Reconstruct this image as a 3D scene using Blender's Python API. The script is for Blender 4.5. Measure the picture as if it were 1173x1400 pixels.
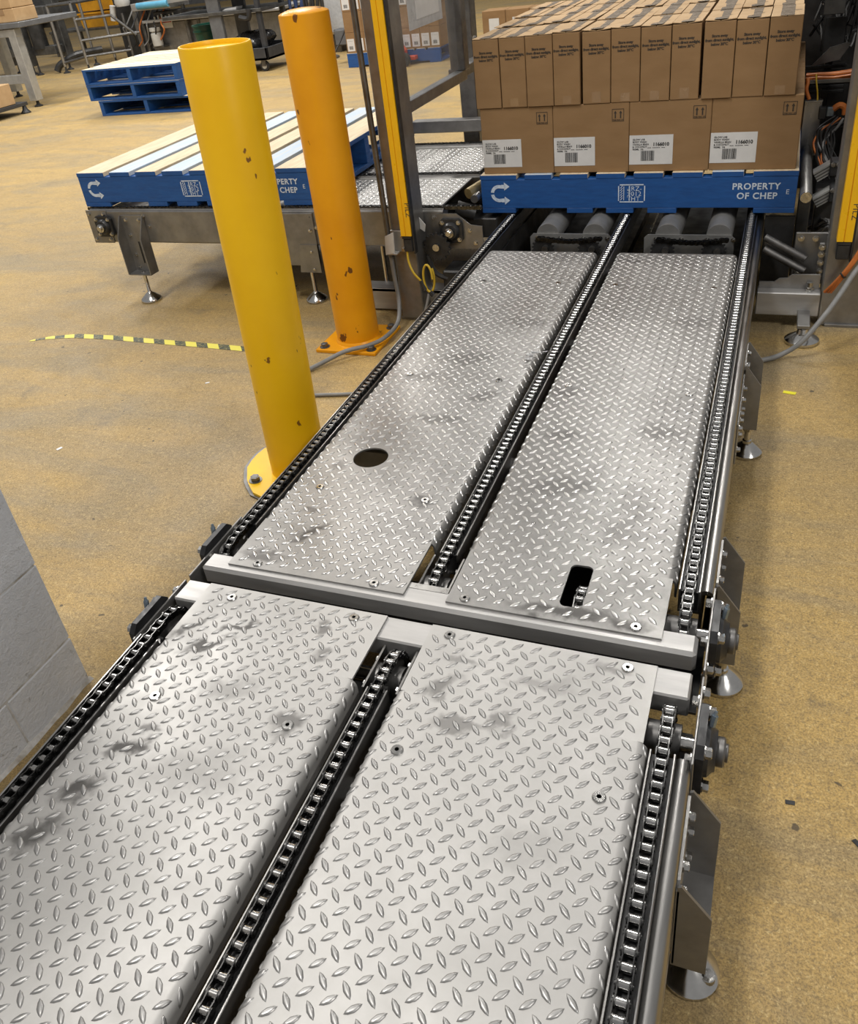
import bpy, bmesh, math, random
from mathutils import Vector, Matrix, Euler
random.seed(7)
for o in list(bpy.data.objects): bpy.data.objects.remove(o, do_unlink=True)
scn = bpy.context.scene
COL = scn.collection
PI = math.pi

# ------------------------------------------------------------------ camera
CAM = Vector((0.514, -1.205, 1.3362)); YAW, PITCH, ROLL = -0.4296, -0.5607, -0.1308
F_PX, CY = 1143.2, -82.0
def cam_axes():
    cy, sy, cp, sp = math.cos(YAW), math.sin(YAW), math.cos(PITCH), math.sin(PITCH)
    fwd = Vector((sy*cp, cy*cp, sp)); right = Vector((cy, -sy, 0)); up = right.cross(fwd)
    c, s = math.cos(ROLL), math.sin(ROLL)
    return c*right + s*up, -s*right + c*up, fwd
r_, u_, f_ = cam_axes()
cd = bpy.data.cameras.new('camera'); cam = bpy.data.objects.new('camera', cd); COL.objects.link(cam)
cam.matrix_world = Matrix(((r_.x, u_.x, -f_.x, CAM.x), (r_.y, u_.y, -f_.y, CAM.y), (r_.z, u_.z, -f_.z, CAM.z), (0, 0, 0, 1)))
cd.sensor_fit = 'HORIZONTAL'; cd.sensor_width = 36.0; cd.lens = F_PX*36.0/1173.0
cd.shift_y = CY/1173.0; cd.clip_start = 0.02; cd.clip_end = 200
scn.camera = cam

# ------------------------------------------------------------------ light
w = bpy.data.worlds.new('hall_ambient'); scn.world = w; w.use_nodes = True
w.node_tree.nodes['Background'].inputs[0].default_value = (1.0, 0.98, 0.96, 1)
w.node_tree.nodes['Background'].inputs[1].default_value = 0.26
def area(name, loc, sx, sy, watts, col=(1, .965, .915), tilt=(0, 0, 0)):
    l = bpy.data.lights.new(name, 'AREA'); l.shape = 'RECTANGLE'; l.size = sx; l.size_y = sy; l.energy = watts; l.color = col
    o = bpy.data.objects.new(name, l); COL.objects.link(o); o.location = loc; o.rotation_euler = tilt
    return o
# rows of ceiling luminaires over the hall
LP = .44
area("ceiling_light", (0.2, 5.2, 5.6), 0.6, 1.8, 300*LP)
area("ceiling_light", (-1.4, -0.6, 5.6), 0.6, 1.8, 360*LP)
area("ceiling_light", (-5.6, 3.6, 5.6), 0.6, 1.8, 430*LP)
area("ceiling_light", (-4.6, 8.0, 5.6), 0.6, 1.8, 420*LP)
area("ceiling_light", (-8.2, 6.0, 5.6), 0.6, 1.8, 420*LP)
area("ceiling_light", (-8.2, 11.0, 5.6), 0.6, 1.8, 420*LP)
area("ceiling_light", (-1.2, 9.6, 5.6), 0.6, 1.8, 200*LP)
area("ceiling_light", (4.2, -2.2, 5.0), 0.6, 1.8, 380*LP)
scn.view_settings.view_transform = 'Standard'; scn.view_settings.look = 'None'
scn.view_settings.gamma = 1.0; scn.view_settings.use_curve_mapping = False
scn.view_settings.exposure = 0.22

# ------------------------------------------------------------------ materials
MAT = {}
def _nt(name):
    m = bpy.data.materials.new(name); m.use_nodes = True
    nt = m.node_tree; b = nt.nodes['Principled BSDF']
    return m, nt, b
def _noise(nt, scale, detail=4, rough=.55, vec=None, dist=0):
    n = nt.nodes.new('ShaderNodeTexNoise'); n.inputs['Scale'].default_value = scale
    n.inputs['Detail'].default_value = detail; n.inputs['Roughness'].default_value = rough; n.inputs['Distortion'].default_value = dist
    if vec: nt.links.new(vec, n.inputs['Vector'])
    return n.outputs['Fac']
def _ramp(nt, fac, stops):
    r = nt.nodes.new('ShaderNodeValToRGB'); e = r.color_ramp.elements
    while len(e) < len(stops): e.new(.5)
    for el, (p, c) in zip(e, stops):
        el.position = p; el.color = (c, c, c, 1) if isinstance(c, (int, float)) else (*c, 1)
    nt.links.new(fac, r.inputs[0]); return r.outputs['Color']
def _mix(nt, fac, a, b, mode='MIX'):
    n = nt.nodes.new('ShaderNodeMix'); n.data_type = 'RGBA'; n.blend_type = mode
    for sock, v in ((n.inputs[0], fac), (n.inputs[6], a), (n.inputs[7], b)):
        if isinstance(v, (int, float)): sock.default_value = v
        elif isinstance(v, tuple): sock.default_value = (*v, 1)
        else: nt.links.new(v, sock)
    return n.outputs[2]
def _geo(nt): return nt.nodes.new('ShaderNodeNewGeometry').outputs['Position']
def _obj(nt): return nt.nodes.new('ShaderNodeTexCoord').outputs['Object']
def _map(nt, vec, sc=(1, 1, 1), rot=(0, 0, 0), loc=(0, 0, 0)):
    n = nt.nodes.new('ShaderNodeMapping'); nt.links.new(vec, n.inputs[0])
    n.inputs['Scale'].default_value = sc; n.inputs['Rotation'].default_value = rot; n.inputs['Location'].default_value = loc
    return n.outputs[0]
def _bump(nt, b, fac, strength, dist=.002):
    n = nt.nodes.new('ShaderNodeBump'); n.inputs['Strength'].default_value = strength; n.inputs['Distance'].default_value = dist
    nt.links.new(fac, n.inputs['Height']); nt.links.new(n.outputs[0], b.inputs['Normal'])
def pm(name, c1, c2=None, scale=12, rough=.5, metal=0., rvar=.08, bump=0, bscale=60, stretch=(1, 1, 1), spec=.5, lo=.35, hi=.65, coat=0):
    """procedural material: two colours mixed by noise, noisy roughness, optional fine relief"""
    m, nt, b = _nt(name); c2 = c2 or tuple(x*.8 for x in c1)
    v = _map(nt, _geo(nt), stretch)
    f = _ramp(nt, _noise(nt, scale, 5, .6, v), [(lo, 0), (hi, 1)])
    nt.links.new(_mix(nt, f, c1, c2), b.inputs['Base Color'])
    r = _ramp(nt, _noise(nt, scale*2.3, 3, .5, v), [(.3, max(rough-rvar, .02)), (.7, min(rough+rvar, 1))])
    nt.links.new(r, b.inputs['Roughness'])
    b.inputs['Metallic'].default_value = metal; b.inputs['Specular IOR Level'].default_value = spec
    b.inputs['Coat Weight'].default_value = coat
    if bump: _bump(nt, b, _noise(nt, bscale, 4, .6, v), bump)
    MAT[name] = m; return m

pm('stainless', (.46, .455, .44), (.38, .375, .365), 9, .32, .9, .06, .03, 150, (4, 4, .4))
pm('bracket_grey', (.28, .28, .275), (.21, .21, .206), 9, .45, .5, .08)
pm('stainless_x', (.50, .495, .485), (.38, .375, .37), 22, .48, .72, .08, .05, 150, (.15, 1, 1))
pm('stainless_y', (.42, .415, .40), (.27, .265, .26), 22, .34, 1, .08, .05, 150, (1, .12, 1))
pm('frame_steel', (.30, .295, .285), (.22, .215, .21), 14, .40, .75, .08, .04, 90)
pm('dull_steel', (.21, .205, .20), (.13, .128, .125), 16, .45, .9, .1, .05, 90)
pm('polished_steel', (.66, .655, .64), (.52, .515, .50), 20, .16, 1, .05)
pm('chain_steel', (.52, .516, .508), (.36, .358, .352), 40, .20, 1, .05)
pm('chain_plate', (.115, .114, .112), (.06, .06, .06), 40, .30, 1, .08)
pm('bolt_steel', (.60, .595, .58), (.42, .415, .40), 60, .24, 1, .06)
pm('bearing_black', (.035, .036, .038), (.018, .018, .019), 30, .40, .2, .1, .1, 120)
pm('guide_plastic', (.016, .016, .017), (.028, .028, .028), 30, .5, 0, .1)
pm('rubber_black', (.014, .014, .015), (.03, .03, .03), 25, .55, 0, .1)
pm('dark_paint', (.05, .052, .056), (.035, .036, .04), 14, .45, 0, .08)
pm('grey_paint', (.15, .155, .16), (.11, .112, .118), 10, .45, 0, .08)
pm('zinc_blue', (.28, .34, .40), (.20, .25, .30), 60, .35, .8)
pm('aluminium', (.56, .565, .55), (.46, .465, .455), 14, .42, .6, .07)
pm('machine_dark', (.060, .060, .060), (.028, .028, .028), 9, .42, .4, .1)
pm('machine_grey', (.16, .16, .155), (.09, .09, .088), 9, .4, .7, .1)
pm('light_yellow', (.88, .50, .008), (.82, .45, .008), 10, .32, 0, .05)
pm('pallet_blue', (.012, .095, .33), (.008, .060, .22), 16, .55, 0, .1, .25, 60, (1, 1, 5), lo=.25, hi=.8)
pm('deck_wood', (.74, .62, .43), (.60, .47, .30), 9, .68, 0, .06, .25, 90, (9, .8, 2))
pm('deck_wood_x', (.74, .64, .46), (.62, .50, .33), 9, .68, 0, .06, .25, 90, (.8, 9, 2))
pm('deck_blue_wash', (.44, .56, .70), (.56, .58, .58), 7, .66, 0, .06, .25, 90, (8, .7, 2))
pm('deck_blue_wash_x', (.44, .56, .70), (.60, .60, .57), 7, .66, 0, .06, .25, 90, (.7, 8, 2))
pm('stencil_white', (.66, .74, .84), (.30, .42, .62), 90, .6, 0, lo=.45, hi=.8)
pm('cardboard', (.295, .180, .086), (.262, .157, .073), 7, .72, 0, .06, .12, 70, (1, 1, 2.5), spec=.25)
pm('cardboard_flap', (.52, .36, .20), (.45, .30, .16), 9, .70, 0, .06, .12, 70, spec=.25)  # paler than the box sides: light from above put into the flap colour
pm('packing_tape', (.30, .245, .19), (.40, .33, .26), 26, .17, 0, .07, .3, 40)
pm('label_white', (.70, .70, .69), (.64, .64, .635), 18, .5)
pm('print_ink', (.032, .024, .018), (.05, .038, .028), 60, .6)
pm('label_ink', (.025, .025, .026), (.05, .05, .05), 60, .6)
pm('cable_grey', (.23, .23, .225), (.18, .18, .178), 20, .45)
pm('cable_yellow', (.62, .44, .04), (.50, .34, .03), 20, .45)
pm('cable_orange', (.55, .17, .035), (.42, .12, .025), 20, .45)
pm('cable_black', (.018, .018, .018), (.03, .03, .03), 20, .42)
pm('cable_blue', (.03, .06, .16), (.02, .04, .11), 20, .5)
pm('bucket_green', (.010, .085, .055), (.006, .06, .04), 10, .38)
pm('bag_black', (.012, .012, .013), (.022, .022, .023), 14, .25, 0, .1, .8, 24)
pm('crate_yellow', (.75, .36, .012), (.62, .28, .01), 8, .45)
pm('belt_blue', (.12, .38, .55), (.09, .30, .46), 8, .5)
pm('plastic_white', (.58, .58, .56), (.48, .48, .46), 12, .45)
pm('red_orange', (.62, .075, .028), (.50, .055, .02), 12, .45)
pm('sign_red', (.45, .03, .035), (.38, .025, .03), 12, .5)
pm('brass', (.46, .38, .20), (.36, .28, .14), 30, .4, .6)
pm('litter_yellow', (.80, .74, .02), (.70, .62, .02), 30, .5)
pm('plastic_clear_grey', (.56, .57, .58), (.46, .47, .48), 30, .35)
pm('timber_pale', (.50, .44, .33), (.40, .34, .24), 20, .6)

# yellow painted bollards: old paint with chips of bare rust
def bollard_mat(name, c1, c2, c3):
    m, nt, b = _nt(name); v = _geo(nt)
    base = _mix(nt, _ramp(nt, _noise(nt, 5, 4, .6, v), [(.35, 0), (.7, 1)]), c1, c2)
    chip = _ramp(nt, _noise(nt, 26, 3, .5, _map(nt, v, (1, 1, .55))), [(.695, 0), (.71, 1)])
    nt.links.new(_mix(nt, chip, base, c3), b.inputs['Base Color'])
    nt.links.new(_ramp(nt, _noise(nt, 9, 3, .5, v), [(.3, .28), (.7, .42)]), b.inputs['Roughness'])
    b.inputs['Specular IOR Level'].default_value = .32
    _bump(nt, b, _noise(nt, 14, 3, .5, v), .12, .004)
    MAT[name] = m
bollard_mat('bollard_yellow', (.84, .49, .006), (.78, .43, .005), (.20, .085, .012))
bollard_mat('bollard_orange', (.78, .345, .006), (.70, .29, .005), (.16, .06, .01))
bollard_mat('bollard_foot', (.82, .52, .02), (.76, .46, .015), (.10, .09, .08))

# worn ochre resin floor
def floor_mat():
    m, nt, b = _nt('resin_floor'); v = _geo(nt)
    big = _ramp(nt, _noise(nt, .7, 4, .55, v, .6), [(.34, 0), (.66, 1)])
    c = _mix(nt, big, (.56, .375, .125), (.45, .305, .118))
    # trafficked greyish strips
    worn = _ramp(nt, _noise(nt, 1.5, 7, .66, _map(nt, v, (.55, 1.5, 1), (0, 0, .35)), 1.0), [(.44, 0), (.62, 1)])
    c = _mix(nt, _ramp(nt, worn, [(0, 0), (1, .82)]), c, (.30, .245, .155))
    mott = _ramp(nt, _noise(nt, 13, 5, .7, v, .3), [(.40, 0), (.70, 1)])
    c = _mix(nt, _ramp(nt, mott, [(0, 0), (1, .38)]), c, (.26, .185, .080))
    sp2 = _noise(nt, 62, 7, .85, _map(nt, v, (1, 1, 1), (0, 0, 0), (1.7, 8.3, 0)))
    c = _mix(nt, _ramp(nt, sp2, [(.40, .62), (.48, 0)]), c, (.20, .15, .082))
    c = _mix(nt, _ramp(nt, sp2, [(.54, 0), (.63, .55)]), c, (.66, .50, .24))
    grit = _ramp(nt, _noise(nt, 240, 6, .8, v), [(.43, 1), (.54, 0)])
    c = _mix(nt, _ramp(nt, grit, [(0, 0), (1, .62)]), c, (.13, .092, .045))
    grit2 = _ramp(nt, _noise(nt, 130, 5, .8, _map(nt, v, (1, 1, 1), (0, 0, 0), (5.1, 2.3, 0))), [(.55, 0), (.64, 1)])
    c = _mix(nt, _ramp(nt, grit2, [(0, 0), (1, .55)]), c, (.72, .56, .27))
    speck = _ramp(nt, _noise(nt, 30, 2, .4, v), [(.745, 0), (.765, 1)])
    c = _mix(nt, _ramp(nt, speck, [(0, 0), (1, .8)]), c, (.055, .045, .035))
    stain = _ramp(nt, _noise(nt, 3.4, 6, .65, _map(nt, v, (1, 1, 1), (0, 0, 0), (3.7, 1.2, 0)), .6), [(.60, 0), (.78, 1)])
    c = _mix(nt, _ramp(nt, stain, [(0, 0), (1, .6)]), c, (.11, .098, .078))
    nt.links.new(c, b.inputs['Base Color'])
    nt.links.new(_ramp(nt, _noise(nt, 6, 4, .6, v), [(.3, .42), (.7, .66)]), b.inputs['Roughness'])
    b.inputs['Specular IOR Level'].default_value = .35
    _bump(nt, b, _noise(nt, 220, 6, .8, v), .6, .002)
    MAT['resin_floor'] = m
floor_mat()

# painted rough blockwork
def block_mat():
    m, nt, b = _nt('painted_block'); v = _geo(nt)
    c = _mix(nt, _ramp(nt, _noise(nt, 9, 5, .6, v), [(.35, 0), (.7, 1)]), (.87, .89, .93), (.77, .79, .83))
    d = _ramp(nt, _noise(nt, 20, 7, .8, v, .7), [(.60, 0), (.70, 1)])
    c = _mix(nt, _ramp(nt, d, [(0, 0), (1, .7)]), c, (.24, .215, .18))
    nt.links.new(c, b.inputs['Base Color']); b.inputs['Roughness'].default_value = .7
    _bump(nt, b, _noise(nt, 45, 7, .8, v), 1.0, .010)
    MAT['painted_block'] = m
block_mat()
pm('mortar', (.62, .615, .61), (.30, .27, .22), 24, .85, 0, .05, .6, 80)

# rolled tread plate with grease smudges (own shapes, in world metres)
def tread_mat(name, blobs, c1=(.46, .454, .442), c2=(.37, .365, .355), metal=.55, rough=.50):
    m, nt, b = _nt(name); v = _geo(nt)
    f = _ramp(nt, _noise(nt, 5.5, 6, .6, v, .5), [(.35, 0), (.72, 1)])
    c = _mix(nt, f, c1, c2)
    fine = _ramp(nt, _noise(nt, 70, 4, .7, v), [(.35, .0), (.75, .35)])
    c = _mix(nt, fine, c, (.38, .37, .35))
    wob = nt.nodes.new('ShaderNodeTexNoise'); wob.inputs['Scale'].default_value = 28; wob.inputs['Detail'].default_value = 4
    nt.links.new(v, wob.inputs['Vector'])
    ad = nt.nodes.new('ShaderNodeVectorMath'); ad.operation = 'MULTIPLY_ADD'
    nt.links.new(wob.outputs['Color'], ad.inputs[0]); ad.inputs[1].default_value = (.07, .07, 0); nt.links.new(v, ad.inputs[2])
    tot = None
    for (x, y, rx, ry, rot, s) in blobs:
        mp = nt.nodes.new('ShaderNodeMapping'); mp.vector_type = 'TEXTURE'; nt.links.new(ad.outputs[0], mp.inputs[0])
        mp.inputs['Location'].default_value = (x+.035, y+.035, .32); mp.inputs['Rotation'].default_value = (0, 0, rot); mp.inputs['Scale'].default_value = (rx, ry, 1)
        ln = nt.nodes.new('ShaderNodeVectorMath'); ln.operation = 'LENGTH'; nt.links.new(mp.outputs[0], ln.inputs[0])
        r = nt.nodes.new('ShaderNodeMapRange'); r.interpolation_type = 'SMOOTHSTEP'
        nt.links.new(ln.outputs['Value'], r.inputs[0]); r.inputs[1].default_value = 1.0; r.inputs[2].default_value = .3; r.inputs[3].default_value = 0; r.inputs[4].default_value = min(1, s*1.12)
        if tot is None: tot = r.outputs[0]
        else:
            mx = nt.nodes.new('ShaderNodeMath'); mx.operation = 'MAXIMUM'; nt.links.new(tot, mx.inputs[0]); nt.links.new(r.outputs[0], mx.inputs[1]); tot = mx.outputs[0]
    if tot is not None: c = _mix(nt, tot, c, (.055, .052, .05))
    nt.links.new(c, b.inputs['Base Color'])
    nt.links.new(_ramp(nt, _noise(nt, 11, 4, .6, v), [(.3, rough-.08), (.7, rough+.08)]), b.inputs['Roughness'])
    b.inputs['Metallic'].default_value = metal
    _bump(nt, b, _noise(nt, 160, 4, .7, v), .10, .001)
    MAT[name] = m
tread_mat('tread_near_left', [(-.385, -.36, .05, .013, .9, .8), (-.335, -.39, .06, .016, .6, .85), (-.30, -.335, .05, .012, .5, .8), (-.33, -.62, .05, .02, .4, .85), (-.31, -.58, .03, .014, .3, .6),
    (-.36, -.70, .05, .025, .9, .8), (-.37, -.78, .05, .03, .6, .75), (-.11, -.51, .035, .03, .2, .6), (-.15, -.30, .02, .02, 0, .6), (-.20, -.62, .12, .06, .3, .22), (-.12, -.36, .03, .02, .4, .5), (-.24, -.47, .07, .03, .2, .3)])
tread_mat('tread_near_right', [(.10, -.37, .05, .025, .6, .55), (.15, -.44, .06, .02, .2, .5), (.21, -.42, .035, .02, .5, .5), (.25, -.33, .08, .02, .1, .3), (.12, -.31, .04, .015, .2, .4), (.30, -.60, .08, .04, .4, .15), (.36, -.27, .04, .02, 0, .4)])
tread_mat('tread_far_left', [(-.20, .42, .10, .03, .1, .45), (-.12, .55, .06, .03, .3, .4), (-.30, -.06, .07, .018, .9, .7), (-.33, .02, .04, .012, .6, .5), (-.11, .09, .035, .03, 0, .6), (-.36, -.15, .07, .02, .1, .6), (-.22, .75, .12, .05, .2, .35), (-.32, .62, .06, .04, .2, .4), (-.12, 1.0, .10, .05, 0, .3), (-.35, .18, .03, .02, .3, .4)], (.32, .316, .308), (.245, .242, .236), .70, .44)
tread_mat('tread_far_right', [(.25, -.165, .12, .022, .05, .75), (.36, -.165, .06, .022, 0, .7), (.12, .40, .06, .03, .1, .4), (.33, .45, .08, .04, .1, .4), (.17, .20, .10, .04, .2, .35), (.30, .08, .09, .03, 1.2, .3), (.09, 1.52, .06, .02, 0, .5), (.34, 1.05, .08, .05, 0, .3), (.08, .60, .05, .03, 0, .4)], (.27, .267, .26), (.21, .207, .202), .70, .44)
pm('tread_lug', (.36, .357, .35), (.29, .287, .282), 30, .40, .75, .06)
pm('tread_lug_glint', (.56, .555, .545), (.46, .455, .445), 30, .31, .92, .05)  # paler, shinier lug copy: glints on the far plates put into the colour
tread_mat('tread_side', [], (.50, .49, .47), (.40, .39, .375), .75, .40)

# hazard tape: diagonal yellow and black bands, scuffed
def tape_mat():
    m, nt, b = _nt('hazard_tape'); v = _geo(nt)
    s = nt.nodes.new('ShaderNodeSeparateXYZ'); nt.links.new(v, s.inputs[0])
    a = nt.nodes.new('ShaderNodeMath'); a.operation = 'MULTIPLY_ADD'; nt.links.new(s.outputs[1], a.inputs[0]); a.inputs[1].default_value = .8; nt.links.new(s.outputs[0], a.inputs[2])
    p = nt.nodes.new('ShaderNodeMath'); p.operation = 'PINGPONG'; nt.links.new(a.outputs[0], p.inputs[0]); p.inputs[1].default_value = .053
    st = nt.nodes.new('ShaderNodeMath'); st.operation = 'GREATER_THAN'; nt.links.new(p.outputs[0], st.inputs[0]); st.inputs[1].default_value = .0265
    sc = _ramp(nt, _noise(nt, 90, 5, .7, v), [(.5, 0), (.62, 1)])
    dark = _mix(nt, sc, (.055, .062, .042), (.30, .26, .10))
    c = _mix(nt, st.outputs[0], dark, (.74, .66, .10))
    nt.links.new(c, b.inputs['Base Color']); b.inputs['Roughness'].default_value = .5
    MAT['hazard_tape'] = m
tape_mat()

# clear acrylic guard panel
def acrylic_mat():
    m, nt, b = _nt('acrylic')
    n = _noise(nt, 3, 3, .5, _geo(nt))
    out = nt.nodes['Material Output']
    t = nt.nodes.new('ShaderNodeBsdfTransparent'); t.inputs[0].default_value = (.86, .87, .88, 1)
    d = nt.nodes.new('ShaderNodeBsdfDiffuse'); d.inputs[0].default_value = (.62, .62, .62, 1)
    g = nt.nodes.new('ShaderNodeBsdfGlossy'); g.inputs['Roughness'].default_value = .05
    x1 = nt.nodes.new('ShaderNodeMixShader'); nt.links.new(_ramp(nt, n, [(.3, .05), (.7, .13)]), x1.inputs[0]); nt.links.new(t.outputs[0], x1.inputs[1]); nt.links.new(d.outputs[0], x1.inputs[2])
    x2 = nt.nodes.new('ShaderNodeMixShader'); x2.inputs[0].default_value = .05; nt.links.new(x1.outputs[0], x2.inputs[1]); nt.links.new(g.outputs[0], x2.inputs[2])
    nt.links.new(x2.outputs[0], out.inputs['Surface']); MAT['acrylic'] = m
acrylic_mat()

# ------------------------------------------------------------------ mesh building
class MB:
    def __init__(s): s.v = []; s.f = []
    def add(s, vs, fs):
        o = len(s.v); s.v += [tuple(p) for p in vs]; s.f += [tuple(i+o for i in f) for f in fs]; return s
    def box(s, x0, x1, y0, y1, z0, z1, c=0):
        X, Y, Z = sorted((x0, x1)), sorted((y0, y1)), sorted((z0, z1))
        if c <= 0:
            return s.add([(X[i], Y[j], Z[k]) for i in (0, 1) for j in (0, 1) for k in (0, 1)],
                         [(0, 1, 3, 2), (4, 6, 7, 5), (0, 4, 5, 1), (2, 3, 7, 6), (0, 2, 6, 4), (1, 5, 7, 3)])
        vs = []; id = {}
        for i in (0, 1):
            for j in (0, 1):
                for k in (0, 1):
                    for a in range(3):
                        p = [X[i], Y[j], Z[k]]; sg = [1-2*i, 1-2*j, 1-2*k]
                        for q in range(3):
                            if q != a: p[q] += sg[q]*c
                        id[(i, j, k, a)] = len(vs); vs.append(tuple(p))
        fs = []
        for a in range(3):
            b, d = [q for q in range(3) if q != a]
            for sa in (0, 1):
                q = []
                for sb, sd in ((0, 0), (1, 0), (1, 1), (0, 1)):
                    t = [0, 0, 0]; t[a] = sa; t[b] = sb; t[d] = sd; q.append(id[(*t, a)])
                fs.append(q)
            for sb in (0, 1):
                for sd in (0, 1):
                    t0 = [0, 0, 0]; t0[b] = sb; t0[d] = sd; t1 = list(t0); t1[a] = 1
                    fs.append([id[(*t0, b)], id[(*t1, b)], id[(*t1, d)], id[(*t0, d)]])
        for i in (0, 1):
            for j in (0, 1):
                for k in (0, 1): fs.append([id[(i, j, k, a)] for a in range(3)])
        return s.add(vs, fs)
    def cyl(s, p0, p1, r0, r1=None, n=12, cap=True):
        p0, p1 = Vector(p0), Vector(p1); r1 = r0 if r1 is None else r1
        d = (p1-p0).normalized(); a = d.orthogonal().normalized(); b = d.cross(a)
        vs = []
        for p, r in ((p0, r0), (p1, r1)):
            for i in range(n):
                t = 2*PI*i/n; vs.append(p + r*(math.cos(t)*a + math.sin(t)*b))
        fs = [(i, (i+1) % n, n+(i+1) % n, n+i) for i in range(n)]
        if cap: fs += [tuple(range(n-1, -1, -1)), tuple(range(n, 2*n))]
        return s.add(vs, fs)
    def tube(s, pts, r, n=8, smooth=0):
        P = [Vector(p) for p in pts]
        if smooth:
            Q = []
            for i in range(len(P)-1):
                a, b, c, d = P[max(i-1, 0)], P[i], P[i+1], P[min(i+2, len(P)-1)]
                for k in range(smooth):
                    t = k/smooth
                    Q.append(.5*((2*b) + (c-a)*t + (2*a-5*b+4*c-d)*t*t + (3*b-a-3*c+d)*t**3))
            P = Q + [P[-1]]
        nrm = (P[1]-P[0]).orthogonal().normalized(); vs = []
        for i, p in enumerate(P):
            d = (P[min(i+1, len(P)-1)] - P[max(i-1, 0)]).normalized()
            nrm = (nrm - d*nrm.dot(d)).normalized(); b = d.cross(nrm)
            for k in range(n):
                t = 2*PI*k/n; vs.append(p + r*(math.cos(t)*nrm + math.sin(t)*b))
        fs = [(i*n+k, i*n+(k+1) % n, (i+1)*n+(k+1) % n, (i+1)*n+k) for i in range(len(P)-1) for k in range(n)]
        fs += [tuple(range(n-1, -1, -1)), tuple(range((len(P)-1)*n, len(P)*n))]
        return s.add(vs, fs)
    def lathe(s, prof, c, n=24, axis='z'):
        c = Vector(c); vs = []
        for r, h in prof:
            for i in range(n):
                t = 2*PI*i/n; a, b = r*math.cos(t), r*math.sin(t)
                vs.append(c + Vector({'z': (a, b, h), 'x': (h, a, b), 'y': (a, h, b)}[axis]))
        m = len(prof); fs = [(i*n+k, i*n+(k+1) % n, (i+1)*n+(k+1) % n, (i+1)*n+k) for i in range(m-1) for k in range(n)]
        fs += [tuple(range(n-1, -1, -1)), tuple(range((m-1)*n, m*n))]
        return s.add(vs, fs)
    def prism(s, poly, axis, a, b):
        f = {'x': lambda p, t: (t, p[0], p[1]), 'y': lambda p, t: (p[0], t, p[1]), 'z': lambda p, t: (p[0], p[1], t)}[axis]
        n = len(poly)
        return s.add([f(p, a) for p in poly] + [f(p, b) for p in poly],
                     [tuple(range(n-1, -1, -1)), tuple(range(n, 2*n))] + [(i, (i+1) % n, n+(i+1) % n, n+i) for i in range(n)])
    def mesh(s, name, mat, recalc=True, smooth=None):
        me = bpy.data.meshes.new(name); me.from_pydata(s.v, [], s.f)
        if recalc:
            bm = bmesh.new(); bm.from_mesh(me); bmesh.ops.recalc_face_normals(bm, faces=bm.faces); bm.to_mesh(me); bm.free()
        me.materials.append(MAT[mat] if isinstance(mat, str) else mat)
        if smooth is not None:
            me.shade_smooth(); me.set_sharp_from_angle(angle=math.radians(smooth))
        me.update(); return me
    def build(s, name, mat, parent=None, world=True, recalc=True, smooth=35, loc=None):
        """vertices are in world metres (world=True) or in the parent's own frame"""
        if loc is None and s.v:
            lo = [min(p[i] for p in s.v) for i in range(3)]; hi = [max(p[i] for p in s.v) for i in range(3)]
            loc = ((lo[0]+hi[0])/2, (lo[1]+hi[1])/2, lo[2])
        s.v = [(p[0]-loc[0], p[1]-loc[1], p[2]-loc[2]) for p in s.v]
        return put(s.mesh(name, mat, recalc, smooth), name, parent, loc, world=world)
WL = {}
def put(me, name, parent=None, loc=(0, 0, 0), rot=None, world=True):
    o = bpy.data.objects.new(name, me); COL.objects.link(o)
    if parent is not None:
        o.parent = parent
        if world: o.location = Vector(loc) - WL[parent.name]
        else: o.location = loc
    else: o.location = loc
    WL[o.name] = Vector(loc) if world or parent is None else WL[parent.name] + Vector(loc)
    if rot: o.rotation_euler = rot
    return o
def tag(o, label=None, cat=None, group=None, kind=None):
    if label: o['label'] = label
    if cat: o['category'] = cat
    if group: o['group'] = group
    if kind: o['kind'] = kind
    return o
def thing(name, label, cat, loc, rotz=0, group=None):
    o = put(None, name, None, loc); o.rotation_euler = (0, 0, rotz); o.empty_display_size = .05
    return tag(o, label, cat, group)
def copy_tree(o, parent=None):
    c = o.copy(); COL.objects.link(c); c.parent = parent; WL[c.name] = WL[o.name].copy()
    for ch in list(o.children): copy_tree(ch, c)
    return c
def text_mesh(body, size, mat, align='LEFT', spacing=1.0, line=1.0, depth=0.0, bold=0.0):
    cu = bpy.data.curves.new('lettering', 'FONT'); cu.body = body; cu.size = size; cu.align_x = align; cu.space_character = spacing; cu.space_line = line
    cu.extrude = depth; cu.offset = bold; cu.resolution_u = 3
    o = bpy.data.objects.new('lettering', cu); COL.objects.link(o)
    dg = bpy.context.evaluated_depsgraph_get(); me = bpy.data.meshes.new_from_object(o.evaluated_get(dg))
    bpy.data.objects.remove(o); me.materials.clear(); me.materials.append(MAT[mat]); me.name = 'lettering'
    return me
FRONT = (PI/2, 0, 0)            # lettering upright on a face that looks towards -Y
def hexbolt(L=.008, r=.0085, wr=.011, mat='bolt_steel'):
    m = MB(); m.cyl((0, 0, 0), (.002, 0, 0), wr, n=12); m.cyl((.002, 0, 0), (.002+L, 0, 0), r, n=6); m.cyl((.002+L, 0, 0), (.003+L, 0, 0), r*.82, r*.7, n=6)
    return m.mesh('bolt', mat, smooth=30)
BOLT = hexbolt(); BOLT_S = hexbolt(.006, .0065, .0085); BOLT_D = hexbolt(.012, .014, .020, 'dull_steel')
ROT = {'+x': (0, 0, 0), '-x': (0, 0, PI), '-y': (0, 0, -PI/2), '+y': (0, 0, PI/2), '+z': (0, -PI/2, 0)}
def bolt(parent, loc, d='+x', me=None, name='bolt', label=None):
    o = put(me or BOLT, name, parent, loc, ROT[d])
    if label: o['label'] = label
    return o

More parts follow.
